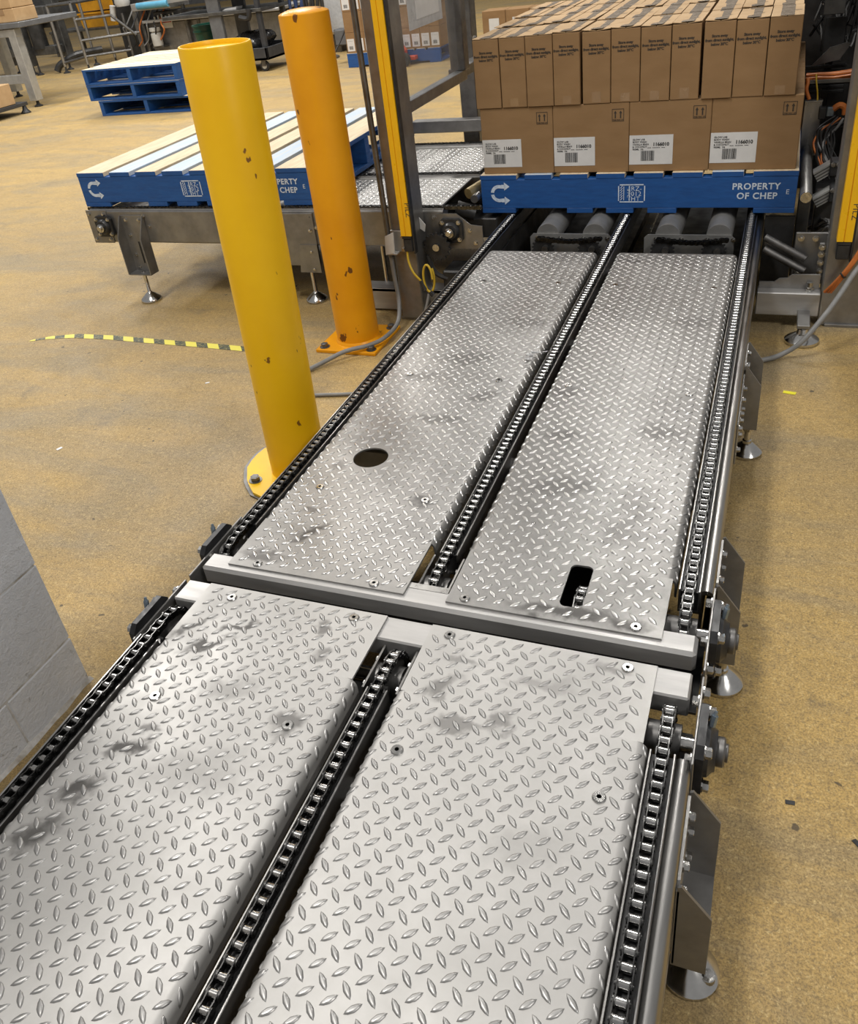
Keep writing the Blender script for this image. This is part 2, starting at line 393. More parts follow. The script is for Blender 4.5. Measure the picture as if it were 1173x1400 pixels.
# ------------------------------------------------------------------ the setting
m = MB(); m.box(-40, 9, -5, 30, -.12, 0); tag(m.build('floor', 'resin_floor', smooth=None), 'worn ochre resin floor of the packing hall', kind='structure')
m = MB(); m.box(-40, 9, 24, 24.2, 0, 6); tag(m.build('wall_back', 'grey_paint', smooth=None), 'dim grey wall at the far end of the hall', kind='structure')
WX = -.798
m = MB(); m.box(WX-.196, WX-.003, -3.2, -.306, 0, 2.53); wl = tag(m.build('wall_left', 'mortar', smooth=None), 'white painted blockwork wall end beside the near conveyor', kind='structure')
zs = [0, .130, .335] + [.335+.2*k for k in range(1, 12)]
for i in range(len(zs)-1):
    z0, z1 = zs[i]+.002, zs[i+1]-.002
    ys = [-.30, -.487] if i == 0 else ([-.30, -.70] if i % 2 else [-.30, -.50])
    while ys[-1] > -3.1: ys.append(ys[-1]-.4)
    for a, b in zip(ys, ys[1:]):
        b = max(b, -3.2)
        if i > 3 and b < -2.0: pass
        m = MB(); d = random.uniform(-.0015, .0015); m.box(WX-.2, WX+d, b+.002, a-.002, z0, z1, .0025)
        m.build('block', 'painted_block', wl, smooth=None)
# dirty render left along the foot of the wall
m = MB(); ring = []
for k in range(60): ring.append((-.298-.03*k, .004+.006*random.random(), .004+.008*random.random()))
for i, (y, dx, dz) in enumerate(ring): m.v += [(WX-.003, y, 0), (WX+dx, y, 0), (WX+dx*.35, y, dz*.5), (WX-.003, y, dz)]
for i in range(len(ring)-1): m.f += [(4*i+k, 4*i+k+1, 4*i+5+k, 4*i+4+k) for k in range(3)]
m.build('mortar_fillet', 'mortar', wl, smooth=60)

# ------------------------------------------------------------------ conveyor hardware shared by the lines
H = .32; ZT = .315; ZC = .312; PITCH_C = .01905; RS = .0455; XC = (-.451, 0.0, .447)
def link_meshes():
    def eight(x0, x1, rr, waist):
        pts = []
        for k in range(7): a = -PI/2 + PI*k/6; pts.append((PITCH_C/2 + rr*math.cos(a), rr*math.sin(a)))
        pts.append((0, waist))
        for k in range(7): a = PI/2 + PI*k/6; pts.append((-PITCH_C/2 + rr*math.cos(a), rr*math.sin(a)))
        pts.append((0, -waist)); return pts
    mi = MB(); mo = MB()
    for s in (-1, 1):
        mi.prism(eight(0, 0, .0078, .0062), 'x', s*.0059, s*.0075)
        mo.prism(eight(0, 0, .0074, .0058), 'x', s*.0078, s*.0095)
        for e in (-1, 1): mo.cyl((s*.0095, e*PITCH_C/2, 0), (s*.0108, e*PITCH_C/2, 0), .0029, n=7)
    for e in (-1, 1): mi.cyl((-.0058, e*PITCH_C/2, 0), (.0058, e*PITCH_C/2, 0), .0060, n=12)
    return mi, mo
LI, LO = link_meshes()
LIM = LI.mesh('chain_link', 'chain_steel', smooth=40); LOM = LO.mesh('chain_link', 'chain_plate', smooth=40)
for me in (LIM,):
    me.materials.append(MAT['chain_plate'])
    for i, p in enumerate(me.polygons):
        if i < 36: p.material_index = 1
def add_link(mb, src, c, ang, axis='y'):
    if not hasattr(mb, 'mi'): mb.mi = []
    mb.mi += [1 if (src is LO or i < 36) else 0 for i in range(len(src.f))]
    ca, sa = math.cos(ang), math.sin(ang); o = len(mb.v)
    for (x, y, z) in src.v:
        yy, zz = y*ca - z*sa, y*sa + z*ca
        mb.v.append((c[0]+x, c[1]+yy, c[2]+zz) if axis == 'y' else (c[0]-yy, c[1]+x, c[2]+zz))
    mb.f += [tuple(i+o for i in f) for f in src.f]
def build_links(mb, parent, name='chain_run'):
    mi = mb.mi; o = mb.build(name, 'chain_steel', parent, smooth=40); o.data.materials.append(MAT['chain_plate'])
    o.data.polygons.foreach_set('material_index', mi); return o
def chain_path(s, yc, d):
    if s >= 0: return yc + d*s, ZC
    a = -s/RS; return yc - d*RS*math.sin(a), ZC - RS + RS*math.cos(a)
def chain(rail, x, yc, d, n_wrap, n_obj, s_end):
    k = -n_wrap; rest = MB(); n = 0
    while k*PITCH_C < s_end:
        y0, z0 = chain_path(k*PITCH_C, yc, d); y1, z1 = chain_path((k+1)*PITCH_C, yc, d)
        c = (x, (y0+y1)/2, (z0+z1)/2); ang = math.atan2((z1-z0), (y1-y0))
        if d < 0: ang += PI
        inner = k % 2 == 0
        if n < n_obj: put(LIM if inner else LOM, 'chain_link', rail, c, (ang, 0, 0))
        else: add_link(rest, LI if inner else LO, c, ang)
        k += 1; n += 1
    if rest.v: tag(build_links(rest, rail), kind='stuff')
def gear(x0, x1, yc, zc, r, teeth, hub_r, hub_x):
    pts = []
    for k in range(teeth*4):
        a = 2*PI*k/(teeth*4); rr = (r-.005, r-.004, r+.004, r+.004)[k % 4] if teeth else r
        pts.append((yc + rr*math.cos(a), zc + rr*math.sin(a)))
    m = MB(); m.prism(pts, 'x', x0, x1); m.cyl((hub_x[0], yc, zc), (hub_x[1], yc, zc), hub_r, n=20); return m

LUG_PTS = []
for k in range(8):
    t = k/8*2*PI; LUG_PTS.append((math.cos(t), math.sin(t)))
def lug(mb, fmap, u, v, ang, L=.0122, W=.0047, h=.0018):
    ca, sa = math.cos(ang), math.sin(ang); o = len(mb.v)
    base = [(-1, 0), (-.62, -.62), (0, -1), (.62, -.62), (1, 0), (.62, .62), (0, 1), (-.62, .62)]
    for sc, wl_, hh in ((1, 1, -.0002), (.86, .74, h*.72), (.60, .36, h)):
        for a, b in base:
            p, q = a*L*sc, b*W*wl_
            mb.v.append(fmap(u + p*ca - q*sa, v + p*sa + q*ca, hh))
    for q in (0, 8):
        for i in range(8): mb.f.append((o+q+i, o+q+(i+1) % 8, o+q+8+(i+1) % 8, o+q+8+i))
    mb.f.append(tuple(o+16+i for i in range(8)))
SCREW = MB(); SCREW.lathe([(.0034, -.0005), (.0034, .0030), (.0082, .0030), (.0098, .0012), (.0098, 0)], (0, 0, 0), 20); SCREWM = SCREW.mesh('screw', 'bolt_steel', smooth=30)
SOCK = MB(); SOCK.cyl((0, 0, 0), (0, 0, .0012), .0034, n=6); SOCKM = SOCK.mesh('socket', 'rubber_black')
def tread_plate(parent, x0, x1, y0, y1, mat, notch0=0, notch1=0, screws=(), hole=None, slot=None, lugs=(None, None), label=None, zt=ZT):
    R, T, D, IN = .016, .004, .042, .007
    arc = [(R*math.sin(a), R*math.cos(a)-R) for a in [PI/2*k/5 for k in range(6)]]
    arci = [((R-T)*math.sin(a), (R-T)*math.cos(a)-R) for a in [PI/2*k/5 for k in range(6)]]
    def prof(xa, xb, bl, br):
        p = []
        if bl: p += [(x0+T, zt-D), (x0, zt-D)] + [(x0+R-a, zt+b) for a, b in reversed(arc)]
        else: p += [(xa, zt-T), (xa, zt)]
        if br: p += [(x1-R+a, zt+b) for a, b in arc] + [(x1, zt-D), (x1-T, zt-D)] + [(x1-R+a, zt+b) for a, b in reversed(arci)]
        else: p += [(xb, zt), (xb, zt-T)]
        if bl: p += [(x0+R-a, zt+b) for a, b in arci]
        return p
    m = MB(); a0, a1 = y0+notch0, y1-notch1
    cuts = [a0, a1]
    if hole:
        hx, hy, hr = hole; q = hr+.012
        m.prism(prof(0, 0, 1, 1), 'y', a0, hy-q); m.prism(prof(0, 0, 1, 1), 'y', hy+q, a1)
        m.prism(prof(x0, hx-q, 1, 0), 'y', hy-q, hy+q); m.prism(prof(hx+q, x1, 0, 1), 'y', hy-q, hy+q)
        N = 32; vs = []; fs = []
        for k in range(N):
            a = 2*PI*k/N; c, s = math.cos(a), math.sin(a); mm = max(abs(c), abs(s))
            for (xx, yy) in ((hx+hr*c, hy+hr*s), (hx+q*c/mm, hy+q*s/mm)): vs += [(xx, yy, zt), (xx, yy, zt-T)]
        for k in range(N):
            i, j = 4*k, 4*((k+1) % N); fs += [(i, j, j+2, i+2), (i+1, i+3, j+3, j+1), (i, i+1, j+1, j)]
        m.add(vs, fs)
    else: m.prism(prof(0, 0, 1, 1), 'y', a0, a1)
    e0, e1 = x0+IN, x1-IN
    if notch0:
        if slot:
            sx0, sx1, sy0, sy1 = slot
            m.box(e0, sx0, y0, a0, zt-T, zt); m.box(sx1, e1, y0, a0, zt-T, zt); m.box(sx0, sx1, y0, sy0, zt-T, zt)
            if sy1 < a0: m.box(sx0, sx1, sy1, a0, zt-T, zt)
            g = .009
            for cx, sx in ((sx0, 1), (sx1, -1)):
                for cy_, sy in ((sy0, 1), (sy1, -1)): m.prism([(cx, cy_), (cx+sx*g, cy_), (cx+sx*g*.35, cy_+sy*g*.35), (cx, cy_+sy*g)], 'z', zt-T, zt)
        else: m.box(e0, e1, y0, a0, zt-T, zt)
    if notch1: m.box(e0, e1, a1, y1, zt-T, zt)
    pl = m.build('tread_plate', mat, parent, smooth=40)
    if label: pl['label'] = label
    def fmap(u, v, h):
        if u > x1-R:
            s = u-(x1-R); a = min(s/R, PI/2); ex = max(0, s-R*PI/2)
            return (x1-R+(R+h)*math.sin(a), v, zt-R+(R+h)*math.cos(a)-ex)
        if u < x0+R:
            s = x0+R-u; a = min(s/R, PI/2); ex = max(0, s-R*PI/2)
            return (x0+R-(R+h)*math.sin(a), v, zt-R+(R+h)*math.cos(a)-ex)
        return (u, v, zt+h)
    L = MB(); PX, PY = .0310, .0323; la, lb = lugs
    i0, i1 = int((x0-.05-.056)/PX)-1, int((x1+.05-.056)/PX)+1; j0, j1 = int((y0+.763)/PY)-1, int((y1+.763)/PY)+1
    for i in range(i0, i1+1):
        for j in range(j0, j1+1):
            for (du, dv, ang) in ((0, 0, -PI/4), (.0155, .0162, PI/4)):
                u, v = .056+PX*i+du, -.763+PY*j+dv
                if la is not None and u < la: continue
                if lb is not None and u > lb: continue
                if not (y0+.009 < v < y1-.009): continue
                inmid = a0+.009 < v < a1-.009
                if inmid and not (x0-.014 < u < x1+.014): continue
                if not inmid and not (e0+.0095 < u < e1-.0095): continue
                if hole and math.hypot(u-hole[0], v-hole[1]) < hole[2]+.009: continue
                if slot and slot[0]-.008 < u < slot[1]+.008 and slot[2]-.008 < v < slot[3]+.008: continue
                if any(math.hypot(u-a, v-b) < .011 for a, b in screws): continue
                lug(L, fmap, u, v, ang)
    if L.v: tag(L.build('tread_pattern', 'tread_lug_glint' if 'far' in mat else 'tread_lug', pl, recalc=False, smooth=70), kind='stuff')
    for a, b in screws:
        s = put(SCREWM, 'screw', pl, (a, b, zt), (0, 0, random.random()))
    return pl

def side_frame(parent, s, y0, y1):
    """folded stainless side member: rounded top lip, flat outer face"""
    X = lambda x: s*x
    p = [(.464, .16), (.464, .284), (.466, .289), (.470, .292), (.479, .292), (.484, .289), (.487, .284), (.487, .145), (.470, .145), (.470, .149), (.483, .149), (.483, .282), (.468, .282), (.468, .16)]
    m = MB(); m.prism([(X(a), b) for a, b in p], 'y', y0, y1)
    return m.build('side_frame', 'stainless_y', parent, smooth=50)
def rail(parent, x, y0, y1, zl, zr):
    m = MB(); m.box(x-.0185, x-.0150, y0, y1, .262, zl, .0008); m.box(x+.0150, x+.0185, y0, y1, .262, zr, .0008)
    m.box(x-.0185, x+.0185, y0, y1, .258, .262)
    r = m.build('chain_rail', 'stainless_y', parent, smooth=30)
    m = MB(); m.box(x-.0148, x+.0148, y0+.004, y1-.004, .262, .3035); m.build('guide_strip', 'guide_plastic', r, smooth=None)
    return r
def bearing(parent, s, yc, zc=.2665):
    """black four-bolt flange bearing on its end plate; s = +1 right side, -1 left side"""
    m = MB(); q = .052; c = .014
    sq = [(yc-q+c, zc-q), (yc+q-c, zc-q), (yc+q, zc-q+c), (yc+q, zc+q-c), (yc+q-c, zc+q), (yc-q+c, zc+q), (yc-q, zc+q-c), (yc-q, zc-q+c)]
    m.prism(sq, 'x', s*.4905, s*.502)
    m.lathe([(.041, s*.502), (.040, s*.508), (.032, s*.514), (.030, s*.518)], (0, yc, zc), 24, 'x')
    b = m.build('bearing_block', 'bearing_black', parent, smooth=35)
    m = MB(); m.lathe([(.021, s*.516), (.022, s*.519), (.022, s*.5275), (.020, s*.530), (.0135, s*.530), (.0135, s*.5335), (.012, s*.5345)], (0, yc, zc), 24, 'x'); m.build('shaft_collar', 'dull_steel', b, smooth=30)
    for dy in (-1, 1):
        for dz in (-1, 1): bolt(b, (s*.502, yc+dy*.037, zc+dz*.037), '+x' if s > 0 else '-x')
    m = MB(); m.cyl((s*.508, yc+.012, zc+.038), (s*.511, yc+.018, zc+.055), .005, n=6); m.cyl((s*.511, yc+.018, zc+.055), (s*.512, yc+.020, zc+.061), .0035, .0025, n=8); m.build('grease_nipple', 'zinc_blue', b)
    return b
def leg(parent, s, yc, yfoot):
    """folded leg bracket on the side frame with a levelling foot under it"""
    X = lambda x: s*x
    y0, y1 = yc-.073, yc+.073; zb = .092
    m = MB(); m.prism([(y0, zb), (y1, zb), (y1, .268), (y1-.010, .278), (y0+.010, .278), (y0, .268)], 'x', X(.4875), X(.4915))
    for y in (y0, y1-.004): m.prism([(X(.489), zb), (X(.489), .276), (X(.494), .279), (X(.534), .222), (X(.534), zb)], 'y', y, y+.004)
    m.box(X(.4875), X(.534), y0, y1, zb-.004, zb)
    b = m.build('leg_bracket', 'frame_steel', parent, smooth=30)
    for (dy, z) in ((.045, .258), (.045, .225), (-.03, .258), (-.045, .225), (.045, .165), (-.03, .165)): bolt(b, (X(.4915), yc+dy, z), '+x' if s > 0 else '-x', BOLT_S)
    m = MB(); cx = X(.513); yc = yfoot
    m.lathe([(.040, 0), (.0425, .003), (.0425, .010), (.039, .014), (.016, .034), (.012, .036), (.012, .044), (.0085, .046), (.0085, .118), (.007, .122)], (cx, yc, 0), 28)
    f = m.build('levelling_foot', 'polished_steel', parent, smooth=40)
    m = MB(); m.cyl((cx, yc, zb), (cx, yc, zb+.012), .015, n=6); m.cyl((cx, yc, zb-.016), (cx, yc, zb-.004), .015, n=6); m.build('lock_nut', 'bolt_steel', f)
    if parent is near and s > 0:
        m = MB(); m.cyl((cx+.026, yc-.010, .016), (cx+.026, yc-.010, .026), .0105, n=16); m.cyl((cx+.026, yc-.010, .026), (cx+.026, yc-.010, .031), .0072, n=6); m.build('anchor_bolt', 'bolt_steel', f)
    return b

# ------------------------------------------------------------------ near chain conveyor
near = thing('chain_conveyor', 'steel tread plate chain conveyor in the foreground nearest the camera', 'conveyor', (0, -.9, 0))
YN0 = -1.55
tread_plate(near, -.425, -.039, YN0, -.247, 'tread_near_left', 0, .150, [(-.354, -.274), (-.103, -.267), (-.351, -.517), (-.104, -.510), (-.352, -.99), (-.104, -.985)], label='tread plate smeared with dark grease')
tread_plate(near, .033, .426, YN0, -.247, 'tread_near_right', 0, .150, [(.077, -.265), (.375, -.263), (.079, -.506), (.376, -.502), (.08, -.985), (.376, -.98)])
m = MB(); m.box(-.472, .472, -.298, -.243, .270, .311, .003); m.build('end_bar', 'stainless_x', near, smooth=30)
for s in (-1, 1):
    side_frame(near, s, YN0, -.392)
    m = MB(); m.box(s*.4860, s*.4900, -.405, -.238, .150, .302, .001); e = m.build('end_plate', 'frame_steel', near)
    for y, z in ((-.275, .285), (-.385, .285), (-.275, .18)): bolt(e, (s*.486, y, z), '-x' if s > 0 else '+x', BOLT, 'bolt')
    bolt(e, (s*.490, -.262, .292), '+x' if s > 0 else '-x')
    bearing(near, s, -.345)
    leg(near, s, -.502, -.533)
for i, x in enumerate(XC):
    r = rail(near, x, YN0, -.40, .3165 if i == 0 else .310, .310)
    chain(r, x, -.345, -1, 6, 42, 1.19)
    gear(x-.0054, x+.0054, -.345, .2665, .0425, 15, .027, (x-.032, x+.020)).build('sprocket', 'dull_steel', near, smooth=30)
    if i == 1:
        for sx in (-.030, .030):
            m = MB(); m.box(x+sx-.0018, x+sx+.0018, -.396, -.300, .215, .300); b = m.build('sprocket_cheek', 'stainless_y', near)
            for y in (-.375, -.32): bolt(b, (x+sx-.002, y, .283), '-x', BOLT_S)
m = MB(); m.cyl((-.515, -.345, .2665), (.515, -.345, .2665), .0125, n=16); m.build('drive_shaft', 'polished_steel', near, smooth=40)
for yy in (-.55, -1.05):
    m = MB(); m.box(-.464, .464, yy-.02, yy+.02, .200, .258, .002); m.build('cross_member', 'frame_steel', near)
m = MB(); m.box(-.480, .480, -.400, -.245, .165, .170); m.build('shade_sheet', 'guide_plastic', near)  # dark sheet added under the notches so shade shows instead of floor
m = MB()
for x0, x1 in ((-.4, -.06), (.06, .4)): m.box(x0, x1, -1.4, -.42, .236, .258)
m.build('pan', 'dull_steel', near)

# ------------------------------------------------------------------ far chain conveyor
far = thing('chain_conveyor', 'long steel tread plate chain conveyor leading under the loaded pallet', 'conveyor', (0, 1.2, 0))
YF1 = 3.2
tread_plate(far, -.425, -.034, -.187, 1.59, 'tread_far_left', .150, 0, [(-.357, -.174), (-.105, -.174), (-.354, .092), (-.104, .093), (-.354, .633), (-.103, .633), (-.354, 1.3), (-.103, 1.3)], hole=(-.290, .226, .041), label='tread plate with a round hole cut in it')
tread_plate(far, .034, .424, -.187, 1.59, 'tread_far_right', .150, 0, [(.073, -.172), (.373, -.171), (.08, .633), (.373, .633), (.08, 1.3), (.373, 1.3)], slot=(.237, .278, -.149, -.037), label='tread plate with a rounded slot cut in it')
m = MB(); m.box(-.473, .473, -.205, -.157, .268, .311, .006); m.build('end_bar', 'stainless_x', far, smooth=30)
m = MB(); m.box(-.043, .038, -.165, -.150, .3095, .3118, .0006); m.build('weld_pad', 'stainless', far)
for s in (-1, 1):
    side_frame(far, s, -.030, YF1)
    m = MB(); m.box(s*.4860, s*.4900, -.226, -.028, .150, .302, .001); e = m.build('end_plate', 'frame_steel', far)
    for y, z in ((-.055, .288), (-.15, .288)): bolt(e, (s*.486, y, z), '-x' if s > 0 else '+x')
    bolt(e, (s*.490, -.190, .270), '+x' if s > 0 else '-x')
    bearing(far, s, -.115)
    leg(far, s, .076, .036); leg(far, s, .945, .892)
    m = MB(); m.box(s*.4875, s*.4915, .60, .86, .150, .262, .001); sp = m.build('splice_plate', 'frame_steel', far)
    for y in (.63, .70, .77, .83):
        for z in (.175, .235): bolt(sp, (s*.4915, y, z), '+x' if s > 0 else '-x', BOLT_S)
for i, x in enumerate(XC):
    r = rail(far, x, -.055, YF1, .3165 if i == 0 else .310, .310)
    chain(r, x, -.115, 1, 6, 54, 3.25)
    gear(x-.0054, x+.0054, -.115, .2665, .0425, 15, .027, (x-.032, x+.020)).build('sprocket', 'dull_steel', far, smooth=30)
    if i == 1:
        for sx in (-.030, .030):
            m = MB(); m.box(x+sx-.0018, x+sx+.0018, -.152, -.052, .215, .300); b = m.build('sprocket_cheek', 'stainless_y', far)
            for y in (-.13, -.075): bolt(b, (x+sx-.002, y, .283), '-x', BOLT_S)
m = MB(); m.cyl((-.515, -.115, .2665), (.515, -.115, .2665), .0125, n=16); m.build('drive_shaft', 'polished_steel', far, smooth=40)
# short jackshaft drive seen through the slot
sl = MB()
for k in range(9):
    a = -.5 + k*.42; c = (.263, -.085+.043*math.cos(a), .243+.043*math.sin(a)); add_link(sl, LI if k % 2 else LO, c, a+PI/2)
build_links(sl, far, 'drive_chain')
gear(.258, .268, -.085, .243, .036, 13, .02, (.248, .285)).build('drive_sprocket', 'dull_steel', far, smooth=30)
m = MB(); m.box(.225, .300, -.172, -.150, .20, .285, .002); m.build('gearbox', 'dark_paint', far)
for yy in (.35, 1.0, 1.57):
    m = MB(); m.box(-.464, .464, yy-.02, yy+.02, .196, .258, .002); m.build('cross_member', 'frame_steel', far)
m = MB(); m.box(-.480, .480, -.200, -.020, .165, .170); m.build('shade_sheet', 'guide_plastic', far)  # dark sheet added to blacken the view down through the notches
m = MB(); m.box(.06, .40, -.01, 1.5, .175, .180); m.build('pan', 'dull_steel', far)
# wisp of plastic film caught on the edge of the left plate
m = MB()
for k in range(16):
    a, b = random.uniform(-.016, .016), random.uniform(-.03, .03); c = Vector((-.047+a, .770+b, .318+random.uniform(.001, .014)))
    m.add([c, c+Vector((random.uniform(-.02, .02), random.uniform(-.02, .02), random.uniform(-.004, .01))), c+Vector((random.uniform(-.02, .02), random.uniform(-.02, .02), random.uniform(-.004, .008)))], [(0, 1, 2)])
fo = m.build('plastic_film', 'plastic_clear_grey', None, recalc=False, smooth=None); tag(fo, 'crumpled scrap of clear plastic film caught on the edge of the tread plate', 'film')

# ------------------------------------------------------------------ blue hire pallets
def c_logo():
    """open ring of two arrows, drawn flat in x-z about the origin"""
    m = MB(); N = 14; ro, ri = .034, .021
    for a0, a1 in ((70, 172), (188, 290)):
        pts = [(ro*math.cos(math.radians(a0+(a1-a0)*k/N)), ro*math.sin(math.radians(a0+(a1-a0)*k/N))) for k in range(N+1)]
        pti = [(ri*math.cos(math.radians(a0+(a1-a0)*k/N)), ri*math.sin(math.radians(a0+(a1-a0)*k/N))) for k in range(N+1)]
        for k in range(N): m.add([(pts[k][0], 0, pts[k][1]), (pts[k+1][0], 0, pts[k+1][1]), (pti[k+1][0], 0, pti[k+1][1]), (pti[k][0], 0, pti[k][1])], [(0, 1, 2, 3)])
    for s in (1, -1):
        m.add([(.010, 0, s*.0345), (.026, 0, s*.0345), (.026, 0, s*.019), (.007, 0, s*.020)], [(0, 1, 2, 3)])
        m.add([(.022, 0, s*.044), (.022, 0, s*.012), (.044, 0, s*.027)], [(0, 1, 2)])
    return m.mesh('arrow_logo', 'stencil_white', recalc=False)
def stamp():
    m = MB(); B = lambda x0, x1, z0, z1: m.add([(x0, 0, z0), (x1, 0, z0), (x1, 0, z1), (x0, 0, z1)], [(0, 1, 2, 3)])
    B(-.044, .044, .030, .034); B(-.044, .044, -.034, -.030); B(-.050, -.046, -.028, .028); B(.046, .050, -.028, .028); B(-.010, -.006, -.028, .028); B(-.030, -.0275, -.026, .026)
    for k in range(6): z = -.022+.009*k; m.add([(-.043, 0, z-.004), (-.040, 0, z-.004), (-.032, 0, z+.006), (-.035, 0, z+.006)], [(0, 1, 2, 3)])
    return m.mesh('stamp_frame', 'stencil_white', recalc=False)
LOGO, STAMP = c_logo(), stamp()
T_PROP = text_mesh('PROPERTY', .0315, 'stencil_white', 'CENTER', 1.1, bold=.0008); T_CHEP = text_mesh('OF CHEP', .0315, 'stencil_white', 'CENTER', 1.1, bold=.0008)
T_E = text_mesh('E', .024, 'stencil_white', 'CENTER'); T_RZ = text_mesh('RZ-', .024, 'stencil_white', 'LEFT', 1.1); T_012 = text_mesh('012', .024, 'stencil_white', 'LEFT', 1.1); T_HT = text_mesh('HT', .024, 'stencil_white', 'LEFT', 1.1)
T_IPPC = text_mesh('IPPC', .017, 'stencil_white', 'CENTER')
def pallet(label, loc, rotz=0, marks=True, group='blue pallets', wash=(1, 6), along='y'):
    """bearers along local x, deck boards along local y; origin at the base centre"""
    t = thing('pallet', label, 'pallet', loc, rotz, group); h = .5825
    mw, mb_ = ('deck_wood', 'deck_blue_wash') if along == 'y' else ('deck_wood_x', 'deck_blue_wash_x')
    for k, y in enumerate((-h, -.0225, h-.045)):
        m = MB(); m.box(-h, h, y, y+.045, .019, .131, .0015); b = m.build('bearer', 'pallet_blue', t, world=False)
        if k == 0 and marks:
            for me, x, z in ((LOGO, -h+.074, .078), (STAMP, .010, .075)): put(me, me.name, b, (x, -.0238, z-.019), None, world=False)
            for me, x, z in ((T_PROP, .447, .086), (T_CHEP, .452, .052), (T_E, .553, .068), (T_RZ, .008, .0845), (T_012, .008, .0655), (T_HT, .008, .0465)): put(me, 'lettering', b, (x, -.0238, z-.019), FRONT, world=False)
            put(T_IPPC, 'lettering', b, (-.006, -.0238, .075-.019), (PI/2, PI/2, 0), world=False)
    ws = [.148] + [.107]*6 + [.148]; g = (1.165-sum(ws))/7; x = -h
    for i, wd in enumerate(ws):
        m = MB(); m.box(x, x+wd, -h, h, .1315, .150, .0012); bd = m.build('deck_board', mb_ if i in wash else mw, t, world=False)
        for y in (-h, h):     # painted board ends
            s = 1 if y > 0 else -1; m = MB(); m.box(-wd/2+.0005, wd/2-.0005, y, y+s*.0012, .0005, .0173); m.build('painted_end', 'pallet_blue', bd, world=False)
        if i in (0, 7):
            sx = -1 if i == 0 else 1; m = MB(); m.box(sx*wd/2, sx*(wd/2+.0012), -h, h, .0005, .0173); m.build('painted_edge', 'pallet_blue', bd, world=False)
        x += wd+g
    for a, b in ((0, .138), (.345, .445), (.497, .600), (.652, .758), (1.027, 1.165)):
        m = MB(); m.box(-h+a, -h+b, -h, h, 0, .0188, .001); m.build('bottom_board', 'pallet_blue', t, world=False)
    return t
def fix_children(t):
    pass
# world=False children of parts: locations are in the frame of the bearer, which sits at its own base centre
P_MAIN = (.0045, 2.005+.5825, H+.001)
pallet('blue wooden pallet loaded with brown cartons on the far conveyor', P_MAIN, 0)
ZL = .42
pallet('empty blue pallet with pale deck on the left cross conveyor', (-1.815, 1.785+.5825, ZL+.001), .012, wash=(1, 3, 6))

# ------------------------------------------------------------------ cartons on the main pallet
T_NUM = text_mesh('1166010', .0165, 'label_ink', 'RIGHT', 1.0, bold=.0007)
T_ADDR = text_mesh('GLOW LAB\nBODY WASH\nVANILLA BEAN\n& COCONUT\n900ML  X6', .0086, 'label_ink', 'LEFT', 1.0, 1.0, bold=.0002)
T_STORE = text_mesh('Store away\nfrom direct sunlight,\nbelow 30°C', .0118, 'print_ink', 'CENTER', .95, 1.08, bold=.00055)
T_WAY = text_mesh('THIS WAY UP', .0062, 'print_ink', 'CENTER', 1.0, bold=.0002)
def flat(rects, name, mat, polys=()):
    m = MB()
    for x0, x1, z0, z1 in rects: m.add([(x0, 0, z0), (x1, 0, z0), (x1, 0, z1), (x0, 0, z1)], [(0, 1, 2, 3)])
    for p in polys: m.add([(x, 0, z) for x, z in p], [tuple(range(len(p)))])
    return m.mesh(name, mat, recalc=False)
q = .0215; t_ = .0018
arrows = []
for cx in (-.0095, .0095): arrows.append([(cx-.0022, -.011), (cx+.0022, -.011), (cx+.0022, .006), (cx+.0055, .006), (cx, .0155), (cx-.0055, .006), (cx-.0022, .006)])
WAYUP = flat([(-q, q, q-t_, q), (-q, q, -q, -q+t_), (-q, -q+t_, -q, q), (q-t_, q, -q, q)], 'this_way_up_mark', 'print_ink', arrows)
bars = []; x = 0
for k in range(15):
    wd = random.choice((.0012, .0018, .0026)); bars.append((x, x+wd, -.018, .018)); x += wd+random.choice((.0010, .0014, .0020))
bars = [(a*.048/x, b*.048/x, c, d) for a, b, c, d in bars]
BARCODE = flat(bars, 'barcode', 'label_ink')
DASHES = flat([(k*.0045, k*.0045+.0034, 0, .0024) for k in range(14) if k not in (3, 10)], 'small_print', 'label_ink')
lm = MB(); lm.box(-.0775, .0775, -.0006, 0, -.052, .052); LABEL = lm.mesh('shipping_label', 'label_white')
def big_carton(label, x0, x1, y0, y1, z0, z1, front=True, tilt=0, group='cartons in the lower layer'):
    t = thing('carton', label, 'carton', ((x0+x1)/2, (y0+y1)/2, z0), tilt, group)
    hw, hd, hh = (x1-x0)/2-.0006, (y1-y0)/2-.0006, z1-z0-.0006
    m = MB(); m.box(-hw, hw, -hd, hd, 0, hh, .0022); m.build('box_body', 'cardboard', t, world=False)
    if front:
        lb = put(LABEL, 'shipping_label', t, (-hw+.079, -hd-.0003, .078), None, world=False)
        put(T_ADDR, 'lettering', lb, (-.066, -.0012, .034), FRONT, world=False); put(T_NUM, 'lettering', lb, (.064, -.0012, .0135), FRONT, world=False)
        put(BARCODE, 'barcode', lb, (-.035, -.0012, -.021), None, world=False); put(DASHES, 'small_print', lb, (-.012, -.0012, .006), None, world=False)
        wu = put(WAYUP, 'this_way_up_mark', t, (hw-.040, -hd-.0008, hh-.042), None, world=False)
        put(T_WAY, 'lettering', wu, (0, 0, -.0185), FRONT, world=False)
    return t
ZB = H+.151; ZM = .7165; ZU = .9585; YB = 2.022
xs = [-.566, -.283, -.001, .283, .576]; ORD = ('first', 'second', 'third', 'fourth')
for i in range(4):
    big_carton('brown carton with white 1166010 label, %s from the left in the lower layer' % ORD[i], xs[i], xs[i+1], YB, YB+.103, ZB, ZM)
NTH = ('first', 'second', 'third', 'fourth', 'fifth', 'sixth', 'seventh', 'eighth', 'ninth', 'tenth', 'eleventh')
